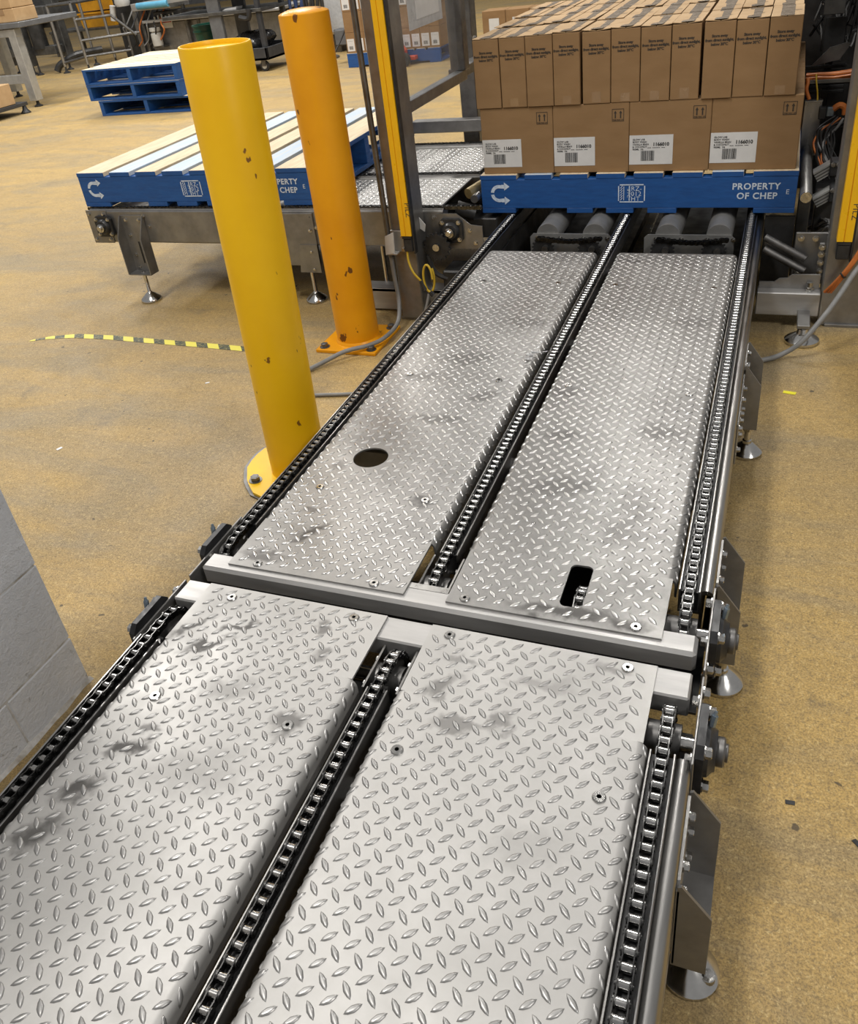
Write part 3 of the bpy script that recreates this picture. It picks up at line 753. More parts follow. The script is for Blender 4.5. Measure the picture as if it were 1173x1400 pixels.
for r in range(1, 11):
    for i in ((0, 1, 2, 3) if r == 10 else (0, 3)):
        side = ('at the left side', 'left of the middle', 'right of the middle', 'at the right side')[i]
        big_carton('plain carton %s of the lower layer, %s row back' % (side, NTH[r]), xs[i], xs[i+1], YB+.1035*r, YB+.1035*r+.103, ZB, ZM, False)
def top_carton(label, x0, x1, y0, y1, z0, z1, front, tilt, row):
    t = thing('narrow_carton', label, 'carton', ((x0+x1)/2, (y0+y1)/2, z0), tilt, 'narrow cartons in the upper layer')
    hw, hd, hh = (x1-x0)/2-.0010, (y1-y0)/2-.0008, z1-z0-.003
    m = MB(); m.box(-hw, hw, -hd, hd, 0, hh, .0018); m.build('box_body', 'cardboard', t, world=False)
    lift = random.uniform(.0005, .006)
    for s in (-1, 1):        # two top flaps meeting under the tape, front edges slightly sprung
        m = MB(); a, b = sorted((s*.0015, s*hw)); zf = hh+.0004
        m.add([(a, -hd, zf+(lift if s < 0 else .0005)), (b, -hd, zf+(.0005 if s < 0 else lift)), (b, hd, zf), (a, hd, zf), (a, -hd, zf+.002+(lift if s < 0 else .0005)), (b, -hd, zf+.002+(.0005 if s < 0 else lift)), (b, hd, zf+.002), (a, hd, zf+.002)],
              [(0, 3, 2, 1), (4, 5, 6, 7), (0, 1, 5, 4), (2, 3, 7, 6), (1, 2, 6, 5), (0, 4, 7, 3)])
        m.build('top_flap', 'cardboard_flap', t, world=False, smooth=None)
    m = MB(); N = 6; tw = .021
    for k in range(N):
        ya, yb = -hd-.001+(2*hd+.002)*k/N, -hd-.001+(2*hd+.002)*(k+1)/N; z = hh+.0030
        za, zb = z+max(0, lift*(1-k/2.)), z+max(0, lift*(1-(k+1)/2.))
        m.add([(-tw, ya, za), (tw, ya, za), (tw, yb, zb), (-tw, yb, zb)], [(0, 1, 2, 3)])
    m.add([(-tw, -hd-.0012, hh-.004-.03), (tw, -hd-.0012, hh-.004-.03), (tw, -hd-.001, hh+.003+lift), (-tw, -hd-.001, hh+.003+lift)], [(0, 1, 2, 3)]) if False else None
    m.build('packing_tape', 'packing_tape', t, world=False, recalc=False, smooth=None)
    mk = flat([(-.010, .010, 0, .004), (-.012, .012, .007, .011)], 'print_mark', 'print_ink'); put(mk, 'print_mark', t, (hw*.62, -.02, hh+.0032), (-PI/2, 0, 0), world=False)
    if front:
        put(T_STORE, 'lettering', t, (0, -hd-.0006, hh-.047), FRONT, world=False)
        if random.random() < .7:
            m = MB(); m.box(-.016, .016, -hd-.0005, -hd, .004, random.uniform(.028, .042)); m.build('tape_tail', 'packing_tape_clear', t, world=False)
    return t
pm('packing_tape_clear', (.335, .215, .115), (.30, .19, .10), 26, .22, 0, .07)
NUM = ('first', 'second', 'third', 'fourth', 'fifth', 'sixth', 'seventh', 'eighth', 'ninth', 'tenth', 'eleventh')
# measured front edges of the eleven boxes (left edges, metres)
le = [-.575, -.4745, -.376, -.274, -.170, -.0685, .034, .137, .2425, .344, .4465, .548]
gapafter = {3: .006, 7: .008, 2: .001}
RN = ('front', 'second', 'third', 'rear')
for r in range(4):
    jx = 0 if r == 0 else random.uniform(-.004, .004)
    for i in range(11):
        a, b = le[i], le[i+1] - gapafter.get(i, .0008)
        yo = random.uniform(-.004, .004) if r == 0 else random.uniform(-.002, .002)
        y0 = 2.018 + .286*r
        top_carton('narrow brown carton, %s from the left in the %s row of the upper layer' % (NUM[i], RN[r]), a+jx, b+jx, y0+yo, y0+yo+.2835, ZM, ZU+random.uniform(-.002, .002), r == 0, random.uniform(-.004, .004), r)

# ------------------------------------------------------------------ roller transfer under the loaded pallet
tr = thing('roller_transfer', 'dark chain driven roller transfer unit between the chains under the loaded pallet', 'rollers', (0, 2.4, 0))
for (xa, xb, x0, x1) in ((-.283, -.104, -.352, -.040), (.165, .345, .082, .398)):
    m = MB(); m.prism([(x0, .10), (x1, .10), (x1, .266), (x1-.012, .278), (x0+.012, .278), (x0, .266)], 'y', 1.885, 1.893); br = m.build('roller_bracket', 'bracket_grey', tr)
    for xx in (xa, xb):
        m = MB(); m.lathe([(.020, 1.893), (.044, 1.893), (.0455, 1.896), (.0455, 3.05), (.044, 3.053), (.02, 3.053)], (xx, 0, .2705), 28, 'y'); m.build('roller', 'bracket_grey', tr, smooth=30)
        m = MB(); m.cyl((xx, 1.83, .235), (xx, 1.90, .235), .012, n=12); m.build('axle', 'dull_steel', br)
        pts = []
        for k in range(18*4): a = 2*PI*k/72; rr = (.036, .037, .044, .044)[k % 4]; pts.append((xx-.012+rr*math.cos(a), .232+rr*math.sin(a)))
        m = MB(); m.prism(pts, 'y', 1.850, 1.858); m.build('sprocket', 'bearing_black', br)
        bolt(br, (xx+.05, 1.885, .262), '-y', BOLT_S); bolt(br, (xx-.04, 1.885, .262), '-y', BOLT_S)
    ch = MB(); n = int((xb-xa)/PITCH_C)+3
    for k in range(n):
        u = (k+.5)/n; ch_x = xa-.03+(xb-xa+.06)*u; add_link(ch, LI if k % 2 else LO, (ch_x, 1.854, .272-.012*math.sin(PI*u)), 0, 'x')
    ch.build('drive_chain', 'chain_plate', br, smooth=40)
for x0, x1 in ((-.43, -.03), (.03, .43)):
    m = MB(); m.box(x0, x1, 1.62, 3.1, .05, .09); m.build('base_pan', 'machine_dark', tr)
    xs_ = x0 if x0 < -.2 else x1
    m = MB(); m.box(xs_-.004, xs_+.004, 1.60, 3.1, .0, .255); m.build('shade_panel', 'machine_dark', tr)  # dark panels added to hide the lit floor behind the rollers

# ------------------------------------------------------------------ left cross conveyor
lc = thing('cross_conveyor', 'stainless cross conveyor carrying the empty blue pallet on the left', 'conveyor', (-1.5, 2.3, 0))
XL0, XL1 = -2.372, -.655
YCH = (1.785, 2.255, 2.795)
for k, y in enumerate(YCH):
    m = MB(); yf = y-.028
    m.prism([(yf, .27), (yf, .403), (yf+.004, .409), (yf+.050, .409), (yf+.056, .403), (yf+.056, .27), (yf+.050, .264), (yf+.004, .264)], 'x', XL0, XL1); b = m.build('side_beam', 'frame_steel', lc, smooth=30)
    rest = MB(); nlink = int((XL1-XL0+.16)/PITCH_C)
    for j in range(nlink): add_link(rest, LI if j % 2 else LO, (XL0-.0+j*PITCH_C, y, .4125), 0, 'x')
    tag(build_links(rest, b), kind='stuff')
    m = MB(); m.box(XL0, XL1, y-.016, y-.013, .40, .4135); m.box(XL0, XL1, y+.013, y+.016, .40, .4135); m.build('chain_rail', 'stainless_x', b)
    for xx in [XL0+.30+.42*j for j in range(4)]: bolt(b, (xx, yf, .385), '-y', BOLT_S); bolt(b, (xx+.02, yf, .34), '-y', BOLT_S)
# deck plates between the chains: the same patterned plate, cut in two rows
def side_plate(y0, y1):
    m = MB(); m.box(-2.30, -.688, y0, y1, .398, .404); pl = m.build('tread_plate', 'tread_side', lc)
    L = MB(); fm = lambda u, v, h: (u, v, .404+h)
    nx, ny = int(.66/.031), int((y1-y0)/.0323)
    for i in range(nx):
        for j in range(ny):
            for du, dv, a in ((0, 0, -PI/4), (.0155, .0162, PI/4)): lug(L, fm, -.703-.031*i-du, y0+.018+.0323*j+dv-(.008 if dv else 0), a)
    tag(L.build('tread_pattern', 'tread_lug_glint', pl, recalc=False, smooth=70), kind='stuff')
side_plate(1.815, 2.222); side_plate(2.288, 2.762)
m = MB(); m.box(XL0, -.69, 2.824, 2.842, .395, .404); m.build('rear_ledge', 'frame_steel', lc)
# end bearings (left end and right end of the front beam)
def side_bearing(xc, zc, yf):
    m = MB(); q, c = .046, .012
    m.prism([(xc-q+c, zc-q), (xc+q-c, zc-q), (xc+q, zc-q+c), (xc+q, zc+q-c), (xc+q-c, zc+q), (xc-q+c, zc+q), (xc-q, zc+q-c), (xc-q, zc-q+c)], 'y', yf-.014, yf)
    m.lathe([(.036, yf-.014), (.034, yf-.022), (.028, yf-.030)], (xc, 0, zc), 20, 'y')
    b = m.build('bearing_block', 'bearing_black', lc)
    m = MB(); m.lathe([(.019, yf-.028), (.019, yf-.040), (.012, yf-.042), (.012, yf-.048), (.010, yf-.05)], (xc, 0, zc), 18, 'y'); m.build('shaft_collar', 'bolt_steel', b)
    for a in (-1, 1):
        for d in (-1, 1): bolt(b, (xc+a*.033, yf-.014, zc+d*.033), '-y', BOLT_S)
YF_ = 1.757
m = MB(); m.box(XL0-.012, XL0+.10, YF_-.005, YF_, .262, .412, .001); e = m.build('end_plate', 'frame_steel', lc)
for x, z in ((XL0+.005, .395), (XL0+.005, .28), (XL0+.085, .395), (XL0+.085, .28)): bolt(e, (x, YF_-.005, z), '-y', BOLT_S)
side_bearing(-2.292, .342, YF_-.005)
m = MB(); m.prism([(-.70, .262), (-.70, .398), (-.60, .398), (-.545, .355), (-.50, .35), (-.50, .262)], 'y', YF_-.005, YF_); e = m.build('end_plate', 'frame_steel', lc)
for x, z in ((-.55, .335), (-.53, .285), (-.69, .385), (-.69, .28)): bolt(e, (x, YF_-.005, z), '-y', BOLT_S)
side_bearing(-.622, .335, YF_-.005)
pts = []
for k in range(60): a = 2*PI*k/60; rr = (.047, .048, .056, .056)[k % 4]; pts.append((-.672+rr*math.cos(a), .285+rr*math.sin(a)))
m = MB(); m.prism(pts, 'y', 1.70, 1.71); g = m.build('drive_sprocket', 'bearing_black', lc)
m = MB(); m.cyl((-.672, 1.69, .285), (-.672, 1.75, .285), .014, n=12); m.build('axle', 'bolt_steel', g)
m = MB(); m.tube([(-.715, 1.705, .25), (-.69, 1.705, .18), (-.62, 1.705, .15), (-.56, 1.705, .13)], .010, 8, 4); m.build('drive_belt', 'rubber_black', g)
m = MB(); m.box(-.66, -.56, 1.70, 1.82, .10, .19, .006); m.cyl((-.60, 1.705, .145), (-.60, 1.69, .145), .04, n=20); m.build('drive_motor', 'machine_dark', lc)
m = MB(); m.cyl((-.55, 1.72, .10), (-.55, 1.72, .19), .009, n=10); m.build('tension_bolt', 'bolt_steel', lc)
m = MB(); m.box(-1.05, -.49, 1.72, 1.80, .085, .10, .002); m.box(-1.05, -.49, 1.72, 1.726, .01, .10, .001); m.build('lower_beam', 'stainless_x', lc)
m = MB(); m.box(-1.85, -.52, 2.0, 2.5, .22, .30, .004); m.build('drive_housing', 'machine_dark', lc)
for k, (y, z) in enumerate(((1.95, .36), (2.10, .37), (2.40, .36), (2.55, .37))):
    m = MB(); m.cyl((-.67, y, z), (-.60, y+.02, z-.03), .03, n=12); m.build('hose_drum', 'machine_dark', lc)
m = MB(); m.cyl((-.64, 2.02, .395), (-.60, 2.10, .41), .022, n=12); m.build('roller_end', 'brass', lc)
m = MB(); m.cyl((-.602, 1.98, .385), (-.602, 2.9, .385), .016, n=14); m.build('guide_tube', 'stainless', lc, smooth=40)
def side_leg(xc, y, lab=None):
    m = MB(); m.box(xc-.062, xc+.062, y-.004, y, .135, .390, .001)
    for sx in (-1, 1): m.prism([(y-.004, .135), (y-.004, .388), (y-.012, .388), (y-.060, .30), (y-.060, .135)], 'x', xc+sx*.062-.002, xc+sx*.062+.002)
    m.box(xc-.062, xc+.062, y-.060, y, .131, .135)
    b = m.build('leg_bracket', 'frame_steel', lc, smooth=30)
    for sx, z in ((-.035, .37), (.035, .37), (-.035, .30), (-.035, .21), (.035, .15), (-.035, .15)): bolt(b, (xc+sx, y-.004, z), '-y', BOLT_S)
    m = MB(); m.box(xc-.004, xc+.004, y-.0055, y-.004, .17, .27); m.build('slot', 'rubber_black', b)
    m = MB(); yy = y-.032
    m.lathe([(.045, 0), (.048, .003), (.048, .010), (.044, .015), (.018, .036), (.012, .040), (.0085, .046), (.0085, .14)], (xc, yy, 0), 24); m.build('levelling_foot', 'polished_steel', lc, smooth=40)
side_leg(-2.135, 1.757)
side_leg(-2.135, 2.77)
m = MB(); m.box(-1.42, -1.22, 1.748, 1.757, .178, .40, .001); m.prism([(-1.32, .15), (-1.22, .15), (-1.22, .27), (-1.30, .27)], 'y', 1.744, 1.757); b = m.build('leg_bracket', 'frame_steel', lc)
for x, z in ((-1.40, .36), (-1.40, .33), (-1.25, .24), (-1.25, .165), (-1.24, .33)): bolt(b, (x, 1.748, z), '-y', BOLT_S)
for xc in (-1.30, -.95):
    for yy in (1.80, 2.74):
        m = MB(); m.lathe([(.045, 0), (.048, .003), (.048, .010), (.044, .015), (.018, .036), (.012, .040), (.0095, .046), (.0095, .27)], (xc, yy, 0), 20); m.build('levelling_foot', 'polished_steel', lc, smooth=40)
for xc in (-2.1, -1.3):
    m = MB(); m.box(xc-.03, xc+.03, 1.80, 2.78, .27, .33, .002); m.build('cross_member', 'frame_steel', lc)

# ------------------------------------------------------------------ bollards
def bollard(label, loc, hgt, rad, mat, cap, tilt):
    t = thing('bollard', label, 'bollard', loc); t.rotation_euler = tilt
    n = 44
    if cap: prof = [(rad, .0), (rad, hgt-.006), (rad*.985, hgt-.001), (rad*.90, hgt+.003), (rad*.6, hgt+.010), (rad*.2, hgt+.013), (.002, hgt+.013)]
    else: prof = [(rad, .0), (rad, hgt-.003), (rad-.002, hgt), (rad-.005, hgt), (rad-.007, hgt-.004), (rad-.008, hgt-.010), (rad*.5, hgt-.011), (.002, hgt-.011)]
    m = MB(); m.lathe(prof, (0, 0, .012), n); m.build('post', mat, t, world=False, smooth=40, loc=(0, 0, 0))
    return t
yb = bollard('bright yellow steel bollard with a chipped rim beside the far conveyor', (-.728, .566, 0), 1.150, .0825, 'bollard_yellow', False, (0, math.radians(1.75), 0))
N = 26; poly = []
for k in range(N):
    a = 2*PI*k/N; rr = .150 + .010*math.sin(3*a) + random.uniform(-.005, .005); poly.append((rr*math.cos(a)-.012, rr*math.sin(a)-.010))
m = MB(); m.prism(poly, 'z', 0, .012); m.build('base_plate', 'bollard_foot', yb, world=False, smooth=None)
poly2 = [(x*1.06-.006, y*1.06+.006) for x, y in poly]
m = MB(); m.prism(poly2, 'z', 0, .004); m.build('grout_pad', 'dull_steel', yb, world=False, smooth=None)
for a in (2.55, 1.2, 4.0, 5.4):
    put(BOLT_D, 'anchor_bolt', yb, (.122*math.cos(a)-.012, .122*math.sin(a)-.008, .012), ROT['+z'], world=False)
ob = bollard('orange-yellow steel bollard with domed cap on a square base plate', (-.932, 1.440, 0), 1.130, .0815, 'bollard_orange', True, (0, 0, 0))
m = MB(); m.box(-.125, .125, -.125, .125, 0, .013, .002); bp = m.build('base_plate', 'bollard_orange', ob, world=False)
for a in (-1, 1):
    for b in (-1, 1): put(BOLT_D, 'anchor_bolt', ob, (a*.098, b*.098, .013), ROT['+z'], world=False)
m = MB(); m.lathe([(.088, .013), (.086, .018), (.0815, .024)], (0, 0, 0), 40); m.build('weld_bead', 'bollard_orange', ob, world=False)

# ------------------------------------------------------------------ light curtains and guard frame
T_PILZ = text_mesh('PILZ', .026, 'label_ink', 'LEFT', 1.1)
def curtain(label, x, y, z0, z1, wdt=.044, dep=.040):
    t = thing('light_curtain', label, 'light curtain', (x, y, z0-.07), 0, 'safety light curtains')
    m = MB(); h = wdt/2
    m.prism([(x-h, y+dep), (x-h, y), (x-h*.16, y), (x-h*.12, y+.003), (x-h*.04, y+.003), (x, y), (x+h, y), (x+h, y+dep)], 'z', z0, z1); m.build('housing', 'light_yellow', t, smooth=None)
    m = MB(); m.box(x-h+.002, x+h-.002, y+.002, y+dep+.004, z0-.012, z0, .001); m.box(x-h+.004, x+h-.002, y+.004, y+dep, z0-.062, z0-.012, .003); e = m.build('end_cap', 'bearing_black', t)
    m = MB(); m.box(x+h, x+h+.007, y+.006, y+.030, z0-.07, z1, .001); m.build('lens_strip', 'bearing_black', t)
    put(T_PILZ, 'lettering', t, (x+h*.45, y-.0008, z0+.125), (PI/2, PI/2, 0))
    return t
gp = thing('guard_post', 'stainless square post with a slim conduit beside the orange bollard', 'post', (-.78, 1.695, 0))
m = MB(); m.box(-.826, -.732, 1.640, 1.752, .010, 2.2, .004); m.build('post', 'frame_steel', gp, smooth=30)
m = MB(); m.box(-.836, -.722, 1.650, 1.752, 0, .010, .001); m.build('foot_plate', 'frame_steel', gp)
m = MB(); m.tube([(-.850, 1.628, 2.2), (-.845, 1.628, 1.0), (-.834, 1.628, .27)], .011, 12); m.build('conduit', 'dull_steel', gp, smooth=40)
m = MB(); m.box(-.838, -.765, 1.628, 1.640, .290, .372, .001); cb = m.build('clamp_plate', 'stainless', gp)
for x, z in ((-.778, .352), (-.778, .302), (-.822, .302)): bolt(cb, (x, 1.628, z), '-y', BOLT_S)
m = MB(); m.box(-.836, -.796, 1.598, 1.628, .288, .294, .001); m.prism([(-.838, .290), (-.800, .300), (-.796, .378), (-.832, .362)], 'y', 1.590, 1.596); m.build('sensor_reflector', 'plastic_white', gp)
curtain('yellow light curtain strip on the post beside the orange bollard', -.7475, 1.598, .362, 2.15, .042, .038)
gpr = thing('guard_post', 'dim stainless square post behind the yellow strip at the right edge', 'post', (.795, 1.80, 0))
m = MB(); m.box(.698, .842, 1.765, 1.865, 0, 2.2, .004); m.build('post', 'frame_steel', gpr, smooth=30)
m = MB(); m.box(.722, .87, 1.755, 1.88, 0, .010, .001); m.build('foot_plate', 'frame_steel', gpr)
for z in (.80, .55): 
    m = MB(); m.box(.765, .80, 1.752, 1.765, z, z+.03, .001); c_ = m.build('strip_clamp', 'bolt_steel', gpr)
curtain('yellow light curtain strip at the right edge above orange cables', .742, 1.722, .316, 2.15, .046, .041)
# guard frame behind the left post: rail, panel member, floor post, low cross beam
gf = thing('safety_guard', 'dark stainless guard frame of square tube behind the left post', 'guard', (-.85, 2.6, 0))
m = MB(); m.box(-.825, -.785, 1.752, 2.545, .742, .784, .002); m.build('guard_rail', 'frame_steel', gf, smooth=30)
m = MB(); m.box(-.842, -.775, 2.495, 2.555, .784, 2.2, .003); m.build('panel_member', 'dull_steel', gf)
m = MB(); m.box(-.955, -.872, 2.905, 2.985, 0, 2.2, .004); fp = m.build('floor_post', 'dull_steel', gf)
for z in (.86, .79): bolt(fp, (-.86, 2.905, z), '-y', BOLT)
m = MB(); m.box(-.872, -.815, 2.545, 2.93, .742, .784, .002); m.build('tie', 'dull_steel', gf)
m = MB(); m.box(-1.20, -.625, 2.845, 2.905, .455, .512, .003); m.build('cross_beam', 'frame_steel', gf, smooth=30)
m = MB(); m.box(-.808, -.803, 1.803, 2.495, .786, 2.15); ap = m.build('clear_guard_panel', 'acrylic', None); tag(ap, 'clear acrylic guard panel between the dark guard posts', 'panel')
pp = thing('paper_notice', 'pale sheet of paper in a plastic sleeve stuck on the clear guard panel', 'notice', (-.800, 2.16, 1.0))
m = MB(); m.box(-.8025, -.8010, 1.985, 2.345, 1.006, 1.28); m.build('sleeve', 'plastic_clear_grey', pp)
m = MB(); m.box(-.8008, -.8002, 2.06, 2.31, 1.035, 1.28); m.build('sheet', 'label_white', pp)
# small pale tag folded round the post edge
m = MB(); m.prism([(-.731, .400), (-.708, .372), (-.714, .345), (-.731, .357)], 'y', 1.70, 1.703); tg = m.build('paper_tag', 'label_white', None); tag(tg, 'torn white tag on the right edge of the stainless post', 'tag')

# ------------------------------------------------------------------ cables at the left post
def cable(name, label, pts, r, mat, cat='cable', n=8, sm=6, group=None):
    m = MB(); m.tube(pts, r, n, sm); o = m.build(name, mat, None, smooth=60); return tag(o, label, cat, group)
cable('power_cable', 'grey cable dropping from the conduit and curving across the orange bollard base', [(-.834, 1.626, .275), (-.830, 1.622, .19), (-.815, 1.60, .10), (-.800, 1.53, .04), (-.806, 1.41, .032), (-.845, 1.340, .030), (-.915, 1.285, .028), (-.98, 1.20, .014), (-1.03, 1.12, .009), (-1.12, 1.00, .009)], .0085, 'cable_grey')
cable('floor_cable', 'thin grey cable lying on the floor between yellow bollard and conveyor', [(-1.02, .985, .007), (-.92, .985, .007), (-.82, 1.005, .007), (-.70, 1.03, .007), (-.55, 1.04, .007), (-.40, 1.06, .007)], .0065, 'cable_grey')
cable('signal_cable', 'thin yellow cable hanging from the light curtain end cap', [(-.757, 1.612, .300), (-.754, 1.606, .26), (-.738, 1.60, .22), (-.718, 1.605, .19), (-.708, 1.61, .175)], .0045, 'cable_yellow')
lp = []
for k in range(19): a = 2*PI*k/16; lp.append((-.682+.020*math.cos(a)+.001*k*.2, 1.60+.002*k*.3, .195+.055*math.sin(a)))
cable('coiled_cable', 'yellow cable coiled in a loop beside the stainless post', lp, .0045, 'cable_yellow', sm=2)
cable('drop_cable', 'grey cable running from the yellow coil down to the floor', [(-.684, 1.60, .135), (-.695, 1.59, .09), (-.712, 1.57, .03), (-.70, 1.52, .008), (-.66, 1.46, .007), (-.5, 1.42, .007)], .0055, 'cable_grey')
m = MB(); m.cyl((-.712, 1.608, .186), (-.698, 1.604, .150), .009, n=10); m.cyl((-.680, 1.604, .142), (-.667, 1.604, .128), .010, n=8); tag(m.build('cable_connector', 'bearing_black', None), 'small black plug joining the yellow cables at the post', 'connector')

# ------------------------------------------------------------------ right machine: dim drive gear, tubes, cables
def P(name, mat, fn, par, sm=35):
    m = MB(); fn(m); return m.build(name, mat, par, smooth=sm)
mb2 = thing('drive_base', 'stainless base beam with bolted drive brackets right of the far conveyor', 'machine base', (.62, 1.77, 0))
P('rear_shade_panel', 'machine_dark', lambda m: m.box(.492, .594, 2.02, 2.03, .0, .305, .001), mb2)  # dark panel added as shade in place of the bright floor behind
P('base_beam', 'stainless_x', lambda m: m.box(.4925, .696, 1.735, 1.80, .045, .128, .003), mb2)
pg = P('mount_plate', 'frame_steel', lambda m: m.box(.600, .715, 1.900, 1.912, .115, .285, .002), mb2)
for x, z in ((.618, .265), (.665, .265), (.618, .14)): bolt(pg, (x, 1.900, z), '-y')
P('gusset_plate', 'frame_steel', lambda m: m.prism([(.497, .128), (.690, .128), (.690, .180), (.60, .178), (.585, .165), (.56, .163), (.545, .150), (.497, .150)], 'y', 1.778, 1.786), mb2)
st = P('bolt_bracket', 'frame_steel', lambda m: m.box(.678, .695, 1.84, 1.87, .128, .262, .002), mb2)
for z in (.150, .170, .200, .230, .255): bolt(st, (.686, 1.84, z), '-y')
P('stud', 'bolt_steel', lambda m: (m.cyl((.660, 1.765, .125), (.660, 1.765, .158), .010, n=10), m.cyl((.660, 1.765, .128), (.660, 1.765, .140), .015, n=6)), mb2)
for k, (dz, dy) in enumerate(((0, 0), (-.038, -.015))):
    P('drive_rod', 'dull_steel', lambda m: m.cyl((.500, 1.90+dy, .268+dz), (.640, 1.86+dy, .205+dz), .013, n=14), mb2)
P('rod_plate', 'dull_steel', lambda m: m.prism([(.50, .22), (.63, .17), (.63, .20), (.50, .262)], 'y', 1.905, 1.91), mb2)
P('levelling_foot', 'polished_steel', lambda m: m.lathe([(.052, 0), (.055, .004), (.055, .012), (.048, .018), (.020, .034), (.016, .05), (.010, .05), (.010, .06)], (.650, 1.625, 0), 24), mb2)
P('foot_arm', 'frame_steel', lambda m: m.box(.63, .67, 1.605, 1.74, .055, .068, .002), mb2)
gt = thing('guide_tube', 'round steel guide tube pointing at the camera beside the loaded pallet', 'tube', (.612, 2.4, 0))
P('tube', 'frame_steel', lambda m: m.lathe([(.004, 1.955), (.0185, 1.955), (.0205, 1.958), (.0205, 2.59), (.018, 2.592), (.004, 2.592)], (.618, 0, .392), 24, 'y'), gt)
P('tube_cap', 'bolt_steel', lambda m: m.lathe([(.002, 1.950), (.0185, 1.950), (.0195, 1.953), (.0195, 1.955), (.002, 1.955)], (.618, 0, .392), 24, 'y'), gt)
P('tube_bracket', 'stainless', lambda m: m.box(.590, .655, 2.595, 2.605, .37, .58, .002), gt)
P('bracket_cap', 'stainless', lambda m: m.box(.590, .655, 2.575, 2.605, .578, .584, .001), gt)
P('post', 'machine_grey', lambda m: m.box(.598, .640, 2.07, 2.11, 0, .372, .003), gt)
P('valve_block', 'bearing_black', lambda m: m.box(.645, .672, 2.56, 2.595, .515, .560, .003), gt)
P('valve_cover', 'zinc_blue', lambda m: m.box(.672, .700, 2.56, 2.59, .525, .560, .003), gt)
P('plug', 'cable_orange', lambda m: m.tube([(.695, 2.57, .55), (.715, 2.57, .565), (.735, 2.57, .555), (.74, 2.57, .53)], .012, 8, 3), gt)
mc = thing('transfer_machine', 'dim machine full of plates, gearmotors and hoses behind the right guard post', 'machine', (.85, 2.9, 0))
P('back_panel', 'machine_dark', lambda m: m.box(.44, 1.45, 3.42, 3.45, 0, 2.1, .003), mc)
P('side_panel', 'machine_dark', lambda m: m.box(.93, .95, 2.2, 3.4, 0, 2.1, .003), mc)
P('floor_tray', 'machine_dark', lambda m: m.box(.645, .93, 2.15, 3.4, 0, .06, .003), mc)
P('column', 'machine_dark', lambda m: m.box(.745, .80, 2.62, 2.68, .06, 1.6, .003), mc)
P('column', 'machine_grey', lambda m: m.box(.66, .69, 3.05, 3.09, .06, 1.5, .003), mc)
P('column', 'machine_grey', lambda m: m.box(.80, .84, 3.15, 3.19, .06, 1.8, .003), mc)
for z in (.80, .735): P('dome_nut', 'polished_steel', lambda m: m.lathe([(.012, 2.61), (.011, 2.604), (.007, 2.600), (.001, 2.599)], (.772, 0, z), 16, 'y'), mc)
P('cover_plate', 'machine_grey', lambda m: m.box(.625, .705, 2.90, 2.905, .845, .905, .002), mc)
P('cover_plate', 'machine_dark', lambda m: m.box(.64, .72, 2.95, 2.955, .66, .83, .002), mc)
P('cover_plate', 'machine_grey', lambda m: m.prism([(.60, .685), (.70, .705), (.735, .76), (.72, .765), (.66, .75)], 'y', 2.72, 2.73), mc)
P('cylinder', 'machine_grey', lambda m: m.cyl((.655, 2.98, .70), (.655, 2.98, .86), .022, n=16), mc)
P('cylinder', 'dull_steel', lambda m: m.cyl((.690, 2.98, .86), (.690, 2.98, 1.10), .010, n=12), mc)
for k in range(4): P('support_rod', 'dull_steel', lambda m: m.cyl((.635+.05*k, 3.2, .85), (.64+.05*k, 3.2, 1.5), .009, n=10), mc)
for k in range(6): P('duct_slat', 'machine_dark', lambda m: m.box(.58, .745, 2.985, 3.0, .53+.020*k, .543+.020*k, .002), mc)
P('cable_tray', 'machine_grey', lambda m: (m.box(.585, .745, 2.56, 2.68, .645, .650, .001), m.box(.585, .745, 2.56, 2.563, .645, .662, .001)), mc)
for k in range(9):
    y, z = 2.572+.012*(k % 5), .656+.010*(k//3)
    P('orange_cable', 'cable_orange', lambda m: m.tube([(.584, y, z), (.63, y+random.uniform(-.006, .006), z+random.uniform(-.002, .003)), (.68, y, z), (.745, y+random.uniform(-.006, .006), z+.006)], .0055, 6, 4), mc, 60)
P('orange_lead', 'cable_orange', lambda m: m.tube([(.588, 2.56, .672), (.592, 2.555, .655), (.590, 2.55, .63), (.604, 2.55, .595)], .007, 8, 4), mc, 60)
P('earth_lead', 'cable_yellow', lambda m: m.tube([(.618, 2.555, .685), (.622, 2.55, .655), (.630, 2.55, .62), (.634, 2.55, .59)], .003, 6, 4), mc, 60)
def motor(x, y, z):
    a = P('gearmotor', 'aluminium', lambda m: m.prism([(x, z), (x+.018, z-.030), (x+.070, z+.004), (x+.052, z+.034)], 'y', y, y+.06), mc)
    for j in range(3): P('cooling_rib', 'machine_grey', lambda m: m.prism([(x+.003+.005*j, z-.004-.009*j), (x+.005+.005*j, z-.007-.009*j), (x+.057+.005*j, z+.027-.009*j), (x+.055+.005*j, z+.030-.009*j)], 'y', y-.003, y), a)
    P('terminal_box', 'bearing_black', lambda m: m.box(x+.052, x+.092, y-.01, y+.06, z-.010, z+.045, .005), a)
    for dx, dz in ((.062, .034), (.080, .034)): put(BOLT_S, 'bolt', a, (x+dx, y-.01, z+dz), ROT['-y'])
motor(.640, 2.20, .405); motor(.646, 2.12, .335)
P('motor_stand', 'machine_dark', lambda m: m.box(.66, .73, 2.2, 2.28, .06, .33, .003), mc)
